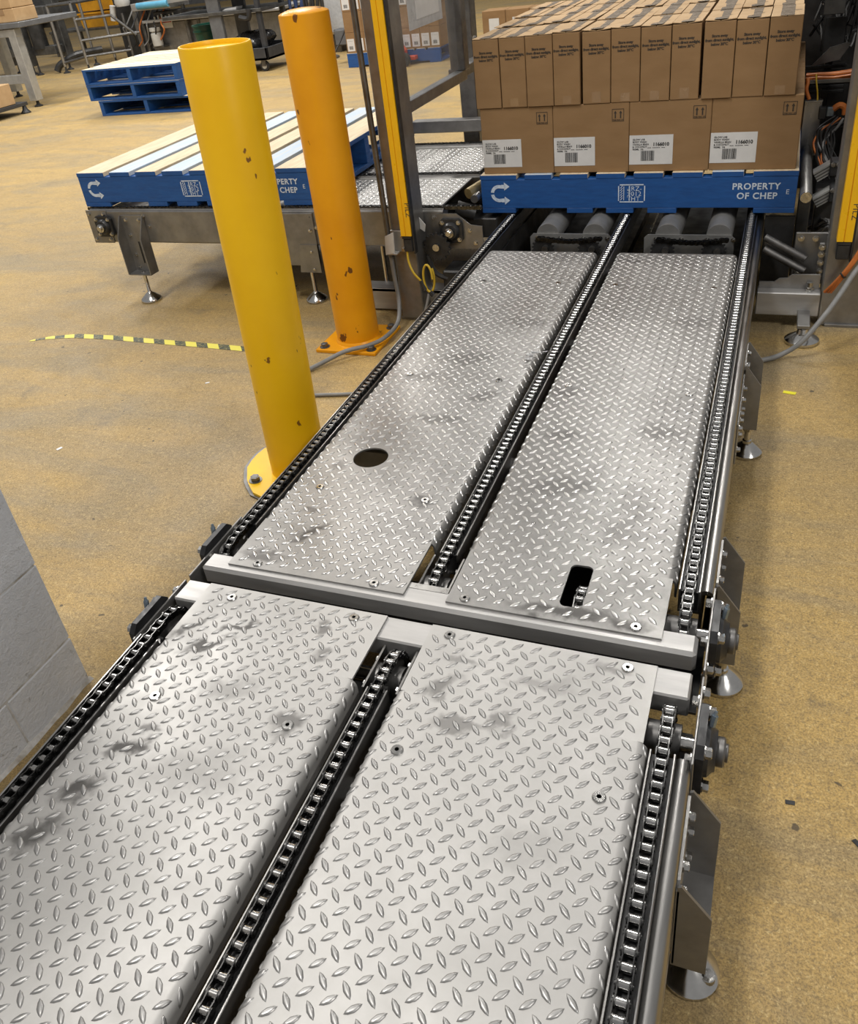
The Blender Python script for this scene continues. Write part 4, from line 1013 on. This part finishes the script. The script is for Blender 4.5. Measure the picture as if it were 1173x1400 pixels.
for k in range(14):
    x0 = .655+.010*(k % 6); mat = ('cable_black', 'cable_black', 'cable_orange', 'cable_grey')[k % 4] if k < 8 else 'cable_black'
    P('hose', mat, lambda m: m.tube([(x0+.05, 2.55, .53-.004*k), (x0+random.uniform(-.01, .03), 2.52, .49), (x0-.005+random.uniform(-.015, .015), 2.46, .45), (x0+random.uniform(-.01, .03), 2.40, .40), (x0+.03, 2.35, .34+.01*(k % 4))], random.uniform(.003, .006), 6, 4), mc, 60)
for k in range(12):
    P('wire', 'cable_black' if k % 3 else 'cable_grey', lambda m: m.tube([(.58+random.uniform(0, .04), 3.0, random.uniform(.7, 1.0)), (.64+random.uniform(0, .05), 2.98, random.uniform(.7, 1.05)), (.70+random.uniform(0, .04), 2.97, random.uniform(.7, 1.0)), (.76, 3.0, random.uniform(.75, 1.1))], random.uniform(.003, .006), 6, 5), mc, 60)
for k in range(8):
    P('wire', 'cable_grey' if k % 2 else 'cable_black', lambda m: m.tube([(.645+random.uniform(0, .03), 2.3, random.uniform(.10, .25)), (.70, 2.05+random.uniform(0, .1), .255), (.72+random.uniform(-.01, .01), 2.0, .27), (.735, 2.1, random.uniform(.2, .4))], .003, 6, 4), mc, 60)
cbn = thing('cable_bundle', 'three orange cables tied together below the right light curtain', 'cable', (.75, 1.73, .14))
for k in range(3):
    P('orange_cable', 'cable_orange', lambda m: m.tube([(.825+.004*k, 1.735, .385), (.800+.004*k, 1.728, .310), (.766+.004*k, 1.718, .235), (.732+.006*k, 1.716, .180), (.706+.009*k, 1.725, .140)], .0052, 8, 6), cbn, 60)
P('cable_tie', 'cable_black', lambda m: m.tube([(.744, 1.708, .216), (.750, 1.706, .208), (.757, 1.708, .200), (.762, 1.716, .199)], .003, 6, 3), cbn, 60)
cable('floor_hose', 'thick grey cable sweeping from the right post down to the floor', [(.90, 1.74, .36), (.84, 1.70, .30), (.788, 1.66, .250), (.746, 1.60, .190), (.709, 1.55, .140), (.649, 1.50, .064), (.60, 1.49, .022), (.541, 1.455, .010), (.42, 1.40, .010), (.25, 1.38, .010)], .0085, 'cable_grey', n=10)

# ------------------------------------------------------------------ floor tape and litter
m = MB(); tp = [(-2.43, 1.245), (-2.36, 1.285), (-2.24, 1.318), (-2.05, 1.325), (-1.86, 1.318), (-1.60, 1.312), (-1.30, 1.300), (-1.10, 1.293)]; wd = .020
vs = []
for i, (x, y) in enumerate(tp): w_ = wd*(.35 if i == 0 else .75 if i == 1 else 1); vs += [(x, y-w_, .0012), (x, y+w_, .0012), (x, y-w_, .0002), (x, y+w_, .0002)]
fs = [(4*i, 4*i+4, 4*i+5, 4*i+1) for i in range(len(tp)-1)]
m.add(vs, fs); tag(m.build('floor_tape', 'hazard_tape', None, smooth=None), 'worn yellow and black hazard tape stuck on the floor left of the bollards', 'tape')
def litter(name, label, mat, x, y, sx, sy, rot, h=.0015):
    m = MB(); c, s = math.cos(rot), math.sin(rot); p = [(-sx, -sy), (sx*.9, -sy*1.1), (sx, sy*.9), (-sx*.95, sy)]
    m.prism([(x+a*c-b*s, y+a*s+b*c) for a, b in p], 'z', .0005, h); tag(m.build(name, mat, None, smooth=None), label, 'litter')
litter('tape_scrap', 'small yellow scrap on the floor right of the conveyor', 'litter_yellow', .62, 1.258, .019, .008, -.15)
litter('paper_scrap', 'tiny white paper scrap on the floor left of the yellow bollard', 'label_white', -1.615, .515, .010, .006, 1.2)
litter('paper_scrap', 'tiny white paper chip beside the hazard tape', 'label_white', -1.36, 1.02, .008, .004, .6)
litter('rubber_scrap', 'short dark rubber sliver on the floor at lower right', 'rubber_black', .755, -.262, .020, .004, -.8)
litter('rubber_scrap', 'dark blob of rubber on the floor beside the near leg bracket', 'rubber_black', .645, -.205, .008, .004, .1)

# ------------------------------------------------------------------ background, left to right
for k in range(3):
    dx, dy = ((.022, -.02), (-.066, -.03), (-.070, -.028))[k]
    pallet('blue pallet, %s of the stack of three behind the yellow bollard' % ('bottom', 'middle', 'top')[k], (-5.60+dx, 6.88+dy, .001+.1512*k), PI/2+(.02, -.004, .004)[k], marks=False, wash=(1, 6), along='x', group='stacked empty pallets')
# aluminium packing table with cartons
tb = thing('packing_table', 'aluminium packing table with square legs at the far left edge', 'table', (-8.6, 7.3, 0))
def Q(name, mat, fn, par, sm=35):
    m = MB(); fn(m); return m.build(name, mat, par, smooth=sm)
for x, y in ((-7.80, 7.10), (-8.9, 7.92), (-10.0, 7.10), (-10.0, 7.92)):
    Q('leg', 'aluminium', lambda m: m.box(x-.055, x+.055, y-.055, y+.055, .07, .84, .004), tb)
    Q('foot', 'rubber_black', lambda m: m.lathe([(.05, 0), (.05, .012), (.02, .03), (.015, .07)], (x, y, 0), 14), tb)
Q('rail', 'aluminium', lambda m: m.box(-10.0, -7.85, 7.07, 7.13, .26, .36, .004), tb)
Q('rail', 'aluminium', lambda m: m.box(-10.0, -7.74, 7.05, 7.12, .76, .84, .004), tb)
Q('table_top', 'grey_paint', lambda m: m.box(-10.05, -7.62, 7.02, 8.0, .845, .905, .006), tb)
def plain_carton(label, x0, x1, y0, y1, z0, z1, group, rz=0):
    t = thing('carton', label, 'carton', ((x0+x1)/2, (y0+y1)/2, z0), rz, group); hw, hd, hh = (x1-x0)/2, (y1-y0)/2, z1-z0-.002
    m = MB(); m.box(-hw, hw, -hd, hd, 0, hh, .006); m.build('box_body', 'cardboard_flap', t, world=False)
    m = MB(); m.box(-.04, .04, -hd-.002, hd+.002, hh*.55, hh+.002); m.build('packing_tape', 'packing_tape_clear', t, world=False)
cl = (('brown carton at the right end of the packing table, lower of two', -8.03, -7.66, .907, 1.045), ('brown carton at the right end of the packing table, upper of two', -8.04, -7.67, 1.047, 1.19), ('brown carton second from the right on the packing table, lower', -8.42, -8.06, .907, 1.03), ('brown carton second from the right on the packing table, upper', -8.44, -8.08, 1.032, 1.18))
for lb, a, b, z0, z1 in cl: plain_carton(lb, a, b, 7.05, 7.40, z0, z1, 'cartons on the packing table')
plain_carton('brown carton on a low trolley at the left edge of the photo', -8.25, -7.62, 6.28, 6.6, .12, .34, None)
tl = thing('low_trolley', 'low trolley with dark levelling foot at the left edge', 'trolley', (-7.9, 6.2, 0))
Q('platform', 'dark_paint', lambda m: m.box(-8.6, -7.60, 6.15, 6.75, .08, .118, .004), tl)
for x, y in ((-7.62, 6.2), (-8.5, 6.2), (-7.62, 6.7), (-8.5, 6.7)): Q('foot', 'rubber_black', lambda m: m.lathe([(.055, 0), (.055, .012), (.03, .04), (.02, .08)], (x, y, 0), 14), tl)
# stainless frame machine behind the table
fm = thing('frame_machine', 'stainless tube frame with cross rails standing behind the packing table', 'machine', (-10.0, 10.2, 0))
def tubes(par, segs, r=.022, mat='stainless'):
    for a, b in segs: Q('tube', mat, lambda m: m.cyl(a, b, r, n=10), par)
def foot(par, x, y, h=.10): Q('foot', 'rubber_black', lambda m: m.lathe([(.055, 0), (.055, .010), (.018, .035), (.012, h)], (x, y, 0), 14), par)
X0, Y0 = -9.82, 9.9
tubes(fm, [((X0, Y0, .09), (X0, Y0, .92)), ((-9.42, 9.95, .09), (-9.42, 9.95, .92)), ((X0, 10.6, .09), (X0, 10.6, .92)), ((-9.42, 10.6, .09), (-9.42, 10.6, .92))])
tubes(fm, [((X0, Y0, .92), (-9.42, 9.95, .92)), ((X0, Y0, .92), (X0-.02, 10.6, .92)), ((-9.42, 9.95, .92), (-9.42, 10.6, .92)), ((X0, Y0, .14), (-9.42, 9.95, .20)), ((-9.42, 9.95, .20), (-8.9, 10.4, .20)), ((-8.9, 10.4, .10), (-8.9, 10.4, .70)), ((-9.42, 9.95, .42), (-8.75, 10.5, .42)), ((-9.42, 9.95, .70), (-8.95, 10.2, .70)), ((-8.95, 10.2, .70), (-8.70, 10.35, .40))], .02, 'dull_steel')
for x, y in ((X0, Y0), (-9.42, 9.95), (X0, 10.6), (-9.42, 10.6), (-8.9, 10.4)): foot(fm, x, y)
sf = thing('press_frame', 'dark grey steel press frame with windowed plates behind the packing table', 'machine', (-10.6, 10.4, 0))
Q('column', 'machine_grey', lambda m: m.box(-10.62, -10.50, 9.95, 10.08, .12, 1.15, .006), sf)
Q('column', 'machine_grey', lambda m: m.box(-10.20, -10.02, 10.25, 10.40, .20, 1.25, .006), sf)
Q('column', 'machine_grey', lambda m: m.box(-11.3, -11.15, 10.3, 10.45, .12, 1.15, .006), sf)
Q('upper_beam', 'machine_grey', lambda m: m.box(-11.4, -10.0, 10.0, 10.4, .80, .92, .006), sf)
Q('middle_beam', 'machine_grey', lambda m: m.box(-11.3, -10.1, 10.20, 10.32, .62, .70, .006), sf)
Q('lower_beam', 'machine_grey', lambda m: m.box(-11.4, -10.05, 10.05, 10.25, .26, .38, .006), sf)
Q('motor', 'machine_dark', lambda m: m.cyl((-10.35, 10.1, .35), (-10.35, 10.1, .75), .12, n=16), sf)
Q('hood', 'machine_grey', lambda m: m.box(-10.5, -9.5, 10.8, 11.4, .92, 1.6, .02), sf)
for x, y in ((-10.56, 10.0), (-10.1, 10.3), (-11.2, 10.35), (-10.35, 9.9)): foot(sf, x, y, .14)
Q('curved_leg', 'machine_dark', lambda m: m.tube([(-10.05, 9.95, .03), (-9.98, 10.0, .12), (-9.75, 10.15, .22), (-9.45, 10.4, .24)], .05, 10, 4), sf)
# yellow crates further back
for k in (1, 3):
    x, z = ((-11.6, .42), (-11.05, .42), (-11.6, .68), (-11.05, .68))[k]
    lab = ('left yellow crate, lower, in the far stack', 'lower of two yellow crates stacked far back at the top left', 'left yellow crate, upper, in the far stack', 'upper of two yellow crates stacked far back at the top left')[k]
    t = thing('crate', lab, 'crate', (x, 12.6, z), 0, 'yellow crates far back')
    m = MB(); m.prism([(-.36, 0), (.36, 0), (.40, .22), (-.40, .22)], 'y', -.25, .25); m.build('crate_body', 'crate_yellow', t, world=False)
    m = MB(); m.box(-.42, .42, -.27, .27, .205, .235, .004); m.build('crate_rim', 'crate_yellow', t, world=False)
rk = thing('crate_stand', 'dark stand under the yellow crates far back', 'stand', (-11.2, 12.6, 0))
Q('stand_top', 'machine_grey', lambda m: m.box(-12.1, -10.2, 12.2, 13.0, .38, .418, .004), rk)
for x, y in ((-12.05, 12.25), (-10.25, 12.25), (-12.05, 12.95), (-10.25, 12.95)): Q('leg', 'machine_grey', lambda m: m.box(x-.03, x+.03, y-.03, y+.03, 0, .38), rk)
# stainless filling bench with blue belt, sign and canister
fb = thing('filling_bench', 'stainless machine bench with blue belt conveyor, sign and canister at the top left', 'machine', (-8, 10.9, 0))
Q('cabinet', 'frame_steel', lambda m: m.box(-8.75, -6.35, 10.75, 11.5, .08, .50, .008), fb)
Q('cabinet_panel', 'machine_grey', lambda m: m.box(-7.85, -7.80, 10.74, 10.75, .08, .50), fb)
Q('cabinet_panel', 'machine_grey', lambda m: m.box(-7.1, -7.05, 10.74, 10.75, .08, .50), fb)
Q('bench_top', 'stainless_x', lambda m: m.box(-8.7, -6.3, 10.55, 11.5, .52, .56, .006), fb)
Q('dark_column', 'machine_dark', lambda m: m.box(-9.35, -8.75, 10.8, 11.4, .05, 1.3, .01), fb)
Q('column_edge', 'frame_steel', lambda m: m.box(-8.98, -8.90, 10.72, 10.80, .05, .72, .004), fb)
sg = Q('sign', 'label_white', lambda m: m.box(-8.47, -8.29, 10.735, 10.745, .42, .545), fb); Q('sign_header', 'sign_red', lambda m: m.box(-8.46, -8.30, 10.733, 10.735, .495, .538), sg)
Q('canister', 'plastic_white', lambda m: m.lathe([(.075, 0), (.080, .01), (.080, .17), (.055, .19), (.055, .20), (.085, .205), (.085, .25), (.08, .255)], (-8.55, 10.62, .20), 18), fb)
Q('canister_bracket', 'dull_steel', lambda m: m.box(-8.65, -8.45, 10.6, 10.75, .17, .20), fb)
Q('belt_frame', 'stainless_x', lambda m: m.box(-8.75, -8.05, 10.45, 10.95, .70, .80, .006), fb)
Q('belt', 'belt_blue', lambda m: m.tube([(-8.60, 10.42, .765), (-8.05, 10.42, .765)], .045, 14), fb)
Q('belt', 'belt_blue', lambda m: m.box(-8.0, -7.2, 10.5, 10.9, .84, .875, .01), fb)
Q('belt_frame', 'stainless_x', lambda m: m.prism([(-8.05, .76), (-6.6, .82), (-6.6, .86), (-8.05, .84)], 'y', 10.42, 10.46), fb)
Q('chute', 'machine_dark', lambda m: m.box(-8.5, -7.6, 10.6, 10.9, .57, .66, .01), fb)
for k in range(8): Q('fitting', 'polished_steel', lambda m: m.cyl((-8.45+.07*k, 10.56, .56), (-8.45+.07*k, 10.56, .60+.015*(k % 3)), .02, n=10), fb)
Q('pump_head', 'plastic_white', lambda m: (m.lathe([(.10, 0), (.12, .05), (.11, .13), (.05, .18)], (-9.0, 10.6, .78), 14), m.cyl((-9.25, 10.6, .60), (-9.2, 10.6, .80), .045, n=12)), fb)
for x, y in ((-8.8, 10.7), (-8.0, 10.7)): Q('leg', 'dull_steel', lambda m: m.cyl((x, y, 0), (x, y, .72), .03, n=10), fb)
for k in range(6):
    hz = MB(); hz.tube([(-8.3-.12*k, 10.65, .7), (-8.35-.13*k, 10.55, .52), (-8.3-.15*k, 10.52, .42+.03*(k % 3)), (-8.45-.12*k, 10.6, .3), (-8.6-.1*k, 10.6, .22)], .012, 6, 4); hz.build('hose', ('cable_orange', 'cable_black', 'cable_grey')[k % 3], fb, smooth=60)
# service cart with bucket and bag
ct = thing('service_cart', 'dark grey service cart with caster wheels behind the yellow bollard', 'cart', (-6.0, 8.9, 0))
for x, y in ((-6.14, 8.72), (-5.52, 8.72), (-6.14, 9.3), (-5.52, 9.3)): Q('post', 'grey_paint' if x < -6 else 'dark_paint', lambda m: m.box(x-(.09 if x < -6 else .03), x+(.09 if x < -6 else .03), y-.03, y+.03, .16, .95, .006), ct)
Q('tray', 'dark_paint', lambda m: (m.box(-6.5, -5.45, 8.62, 9.4, .13, .16, .004), m.box(-6.5, -5.45, 8.62, 8.65, .13, .27, .004), m.box(-6.5, -5.45, 9.37, 9.4, .13, .27, .004), m.box(-5.48, -5.45, 8.62, 9.4, .13, .27, .004)), ct)
Q('shelf', 'machine_grey', lambda m: m.box(-6.9, -5.45, 8.66, 9.4, .66, .70, .004), ct)
Q('tablet', 'label_white', lambda m: m.prism([(-6.05, .702), (-5.85, .702), (-5.84, .73), (-6.0, .722)], 'y', 8.75, 8.9), ct)
Q('cart_top', 'dark_paint', lambda m: m.box(-6.9, -5.4, 8.62, 9.45, .92, .97, .006), ct)
for x, y in ((-5.55, 8.68), (-6.4, 8.68), (-5.55, 9.34), (-6.4, 9.34)):
    wv = Q('caster', 'rubber_black', lambda m: m.lathe([(.02, -.018), (.058, -.018), (.062, -.01), (.062, .01), (.058, .018), (.02, .018)], (x, y, .062), 20, 'y'), ct)
    Q('hub', 'aluminium', lambda m: m.cyl((x, y-.021, .062), (x, y+.021, .062), .034, n=14), wv); Q('fork', 'dull_steel', lambda m: m.box(x-.03, x+.03, y-.028, y-.022, .06, .13), wv)
Q('hand_tool', 'rubber_black', lambda m: m.tube([(-5.75, 8.64, .62), (-5.62, 8.63, .60), (-5.60, 8.63, .70)], .03, 8, 3), ct)
bk = thing('bucket', 'dark green plastic bucket behind the rim of the yellow bollard', 'bucket', (-6.85, 9.55, 0))
Q('tub', 'bucket_green', lambda m: m.lathe([(.17, .18), (.205, .46), (.205, .50), (.22, .50), (.22, .52), (.195, .52), (.165, .21)], (-6.85, 9.55, 0), 26), bk)
Q('rib', 'bucket_green', lambda m: m.lathe([(.205, .43), (.218, .435), (.218, .445), (.205, .45)], (-6.85, 9.55, 0), 26), bk)
Q('stool', 'dull_steel', lambda m: m.box(-7.02, -6.68, 9.4, 9.7, 0, .18, .01), bk)
m = MB()
sp = bmesh.new(); bmesh.ops.create_icosphere(sp, subdivisions=3, radius=1)
for v in sp.verts:
    n = 1+.10*math.sin(7*v.co.x+3*v.co.z)+.08*math.sin(9*v.co.y+5*v.co.x)+random.uniform(-.03, .03)
    z = v.co.z*.13*n; v.co = Vector((v.co.x*.30*n, v.co.y*.22*n, max(z*1.25, -.105)))
    if v.co.x > .05: v.co.z += .05*(v.co.x/.2)
me = bpy.data.meshes.new('rubbish_bag'); sp.to_mesh(me); sp.free(); me.materials.append(MAT['bag_black']); me.shade_smooth()
bg = put(me, 'rubbish_bag', None, (-5.86, 9.0, .266)); tag(bg, 'black rubbish bag slumped in the tray of the service cart', 'bag')
# blue overalls and leads on a stand behind the orange bollard
hs = thing('lead_stand', 'dark stand hung with blue and black leads left of the orange bollard top', 'stand', (-5.0, 9.3, 0))
Q('stand_pole', 'dull_steel', lambda m: m.cyl((-5.0, 9.4, 0), (-5.0, 9.4, 1.3), .025, n=10), hs); Q('stand_base', 'dull_steel', lambda m: m.lathe([(.12, 0), (.12, .02), (.04, .05)], (-5.0, 9.4, 0), 18), hs)
for k in range(10):
    x = -5.36+.04*k; hz = MB(); hz.tube([(x, 9.3, 1.1), (x+random.uniform(-.04, .04), 9.27, .75), (x+random.uniform(-.05, .05), 9.26, .45+.03*(k % 4)), (x+.05, 9.26, .36+.05*(k % 3))], .02, 7, 4); hz.build('hanging_lead', 'cable_blue' if k < 5 else 'cable_black', hs, smooth=60)
cable('trailing_lead', 'black lead trailing from the stand down to the floor', [(-5.35, 9.2, .55), (-5.2, 9.0, .25), (-5.05, 8.85, .06), (-4.95, 8.75, .015), (-4.6, 8.7, .012)], .014, 'cable_black', n=7)
Q('junction_box', 'plastic_white', lambda m: m.box(-5.12, -5.02, 9.28, 9.36, .18, .34, .01), hs)
# grey wrapped machine and control box
gm = thing('grey_machine', 'grey film wrapped machine behind the top of the orange bollard', 'machine', (-4.75, 10.2, 0))
Q('body', 'plastic_clear_grey', lambda m: m.box(-5.25, -4.45, 9.9, 10.6, .22, 1.2, .03), gm); Q('foot_skid', 'dull_steel', lambda m: (m.box(-5.2, -5.1, 9.95, 10.5, 0, .22), m.box(-4.6, -4.5, 9.95, 10.5, 0, .22)), gm)
Q('control_panel', 'machine_grey', lambda m: m.box(-4.95, -4.6, 9.88, 9.9, .45, .75, .005), gm)
kx = thing('control_box', 'small dark grey control box low on a stand right of the orange bollard', 'box', (-4.42, 8.9, 0))
Q('housing', 'dark_paint', lambda m: m.box(-4.62, -4.38, 8.85, 9.0, .20, .38, .008), kx); Q('lid', 'grey_paint', lambda m: m.box(-4.61, -4.45, 8.843, 8.85, .21, .37, .004), kx); Q('stand_leg', 'dull_steel', lambda m: m.cyl((-4.5, 8.93, 0), (-4.5, 8.93, .20), .02, n=8), kx)
cable('box_lead', 'thin black lead running past the control box to the floor', [(-4.35, 8.75, 1.0), (-4.37, 8.75, .5), (-4.42, 8.72, .35), (-4.55, 8.6, .12), (-4.62, 8.5, .01), (-4.8, 8.45, .01)], .010, 'cable_black', n=6)
# pallet of labelled cartons seen through the guard panel
pallet('blue pallet under labelled cartons seen through the clear guard panel', (-3.72, 9.06, .001), 0, marks=False, wash=(), along='x', group='far loaded pallets')
pallet('blue pallet partly hidden behind the left stainless post', (-4.05, 9.55, .001), 0, marks=False, wash=(), group='far loaded pallets') if False else None
for L in range(4):
    for i in range(10):
        x0 = -4.295+.1165*i; z0 = .1525+.215*L
        t = thing('carton', 'labelled brown carton, %s from the left, %s layer, on the far loaded pallet' % (NUM[i], ('bottom', 'second', 'third', 'top')[L]), 'carton', (x0+.058, 8.62, z0), 0, 'cartons on the far loaded pallet')
        m = MB(); m.box(-.0578, .0578, -.13, .13, 0, .2135, .003); m.build('box_body', 'cardboard', t, world=False)
        if L in (0, 2) or i == 4:
            m = MB(); m.box(-.046, .046, -.1315, -.13, .02, .150); lb = m.build('shipping_label', 'label_white', t, world=False)
            put(BARCODE, 'barcode', lb, (-.024, -.0012, .035), None, world=False); put(DASHES, 'small_print', lb, (-.03, -.0012, .105), None, world=False)
# orange-red pump truck handle in front of that pallet
jt = thing('pallet_truck', 'orange-red pallet truck head in front of the far cartons', 'pallet truck', (-3.62, 8.3, 0))
Q('truck_body', 'red_orange', lambda m: m.prism([(-3.78, .03), (-3.52, .03), (-3.50, .16), (-3.58, .26), (-3.66, .36), (-3.74, .34)], 'y', 8.25, 8.40), jt)
Q('steer_wheel', 'rubber_black', lambda m: m.lathe([(.02, 8.24), (.07, 8.24), (.07, 8.30), (.02, 8.30)], (-3.50, 0, .072), 18, 'y'), jt)
Q('handle', 'red_orange', lambda m: m.tube([(-3.66, 8.30, .30), (-3.74, 8.22, .75), (-3.76, 8.15, 1.1)], .025, 8, 3), jt)
for x in (-3.72, -3.46): Q('fork_arm', 'red_orange', lambda m: m.box(x-.05, x+.05, 8.38, 8.47, .05, .09, .004), jt)
# pallet and cartons further right, beside the upper left corner of the carton load
pallet('blue pallet behind the top left corner of the stacked cartons', (-2.25, 9.6, .001), 0, marks=False, wash=(), along='x', group='far loaded pallets')
for i in range(4):
    t = thing('carton', 'labelled carton, %s from the left, on the far pallet above the stacked cartons' % NUM[i], 'carton', (-2.67+.28*i, 9.2, .1525), 0, 'cartons on the right far pallet')
    m = MB(); m.box(-.138, .138, -.14, .14, 0, .26, .004); m.build('box_body', 'cardboard', t, world=False)
    m = MB(); m.box(-.06, .06, -.1415, -.14, .05, .18); m.build('shipping_label', 'label_white', t, world=False)
bm_ = thing('wrapping_machine', 'grey column machine standing behind the stacked cartons', 'machine', (-.2, 9.4, 0))
Q('column', 'machine_grey', lambda m: m.box(-1.55, -1.15, 9.0, 9.4, 0, 1.6, .01), bm_); Q('turntable', 'dull_steel', lambda m: m.lathe([(.7, 0), (.7, .07), (.66, .08)], (-.3, 9.3, 0), 40), bm_); Q('panel', 'plastic_white', lambda m: m.box(-.95, -.3, 9.8, 9.9, .0, 1.2, .01), bm_); Q('lamp_post', 'belt_blue', lambda m: m.cyl((-.25, 9.6, 0), (-.25, 9.6, 1.2), .03, n=10), bm_)
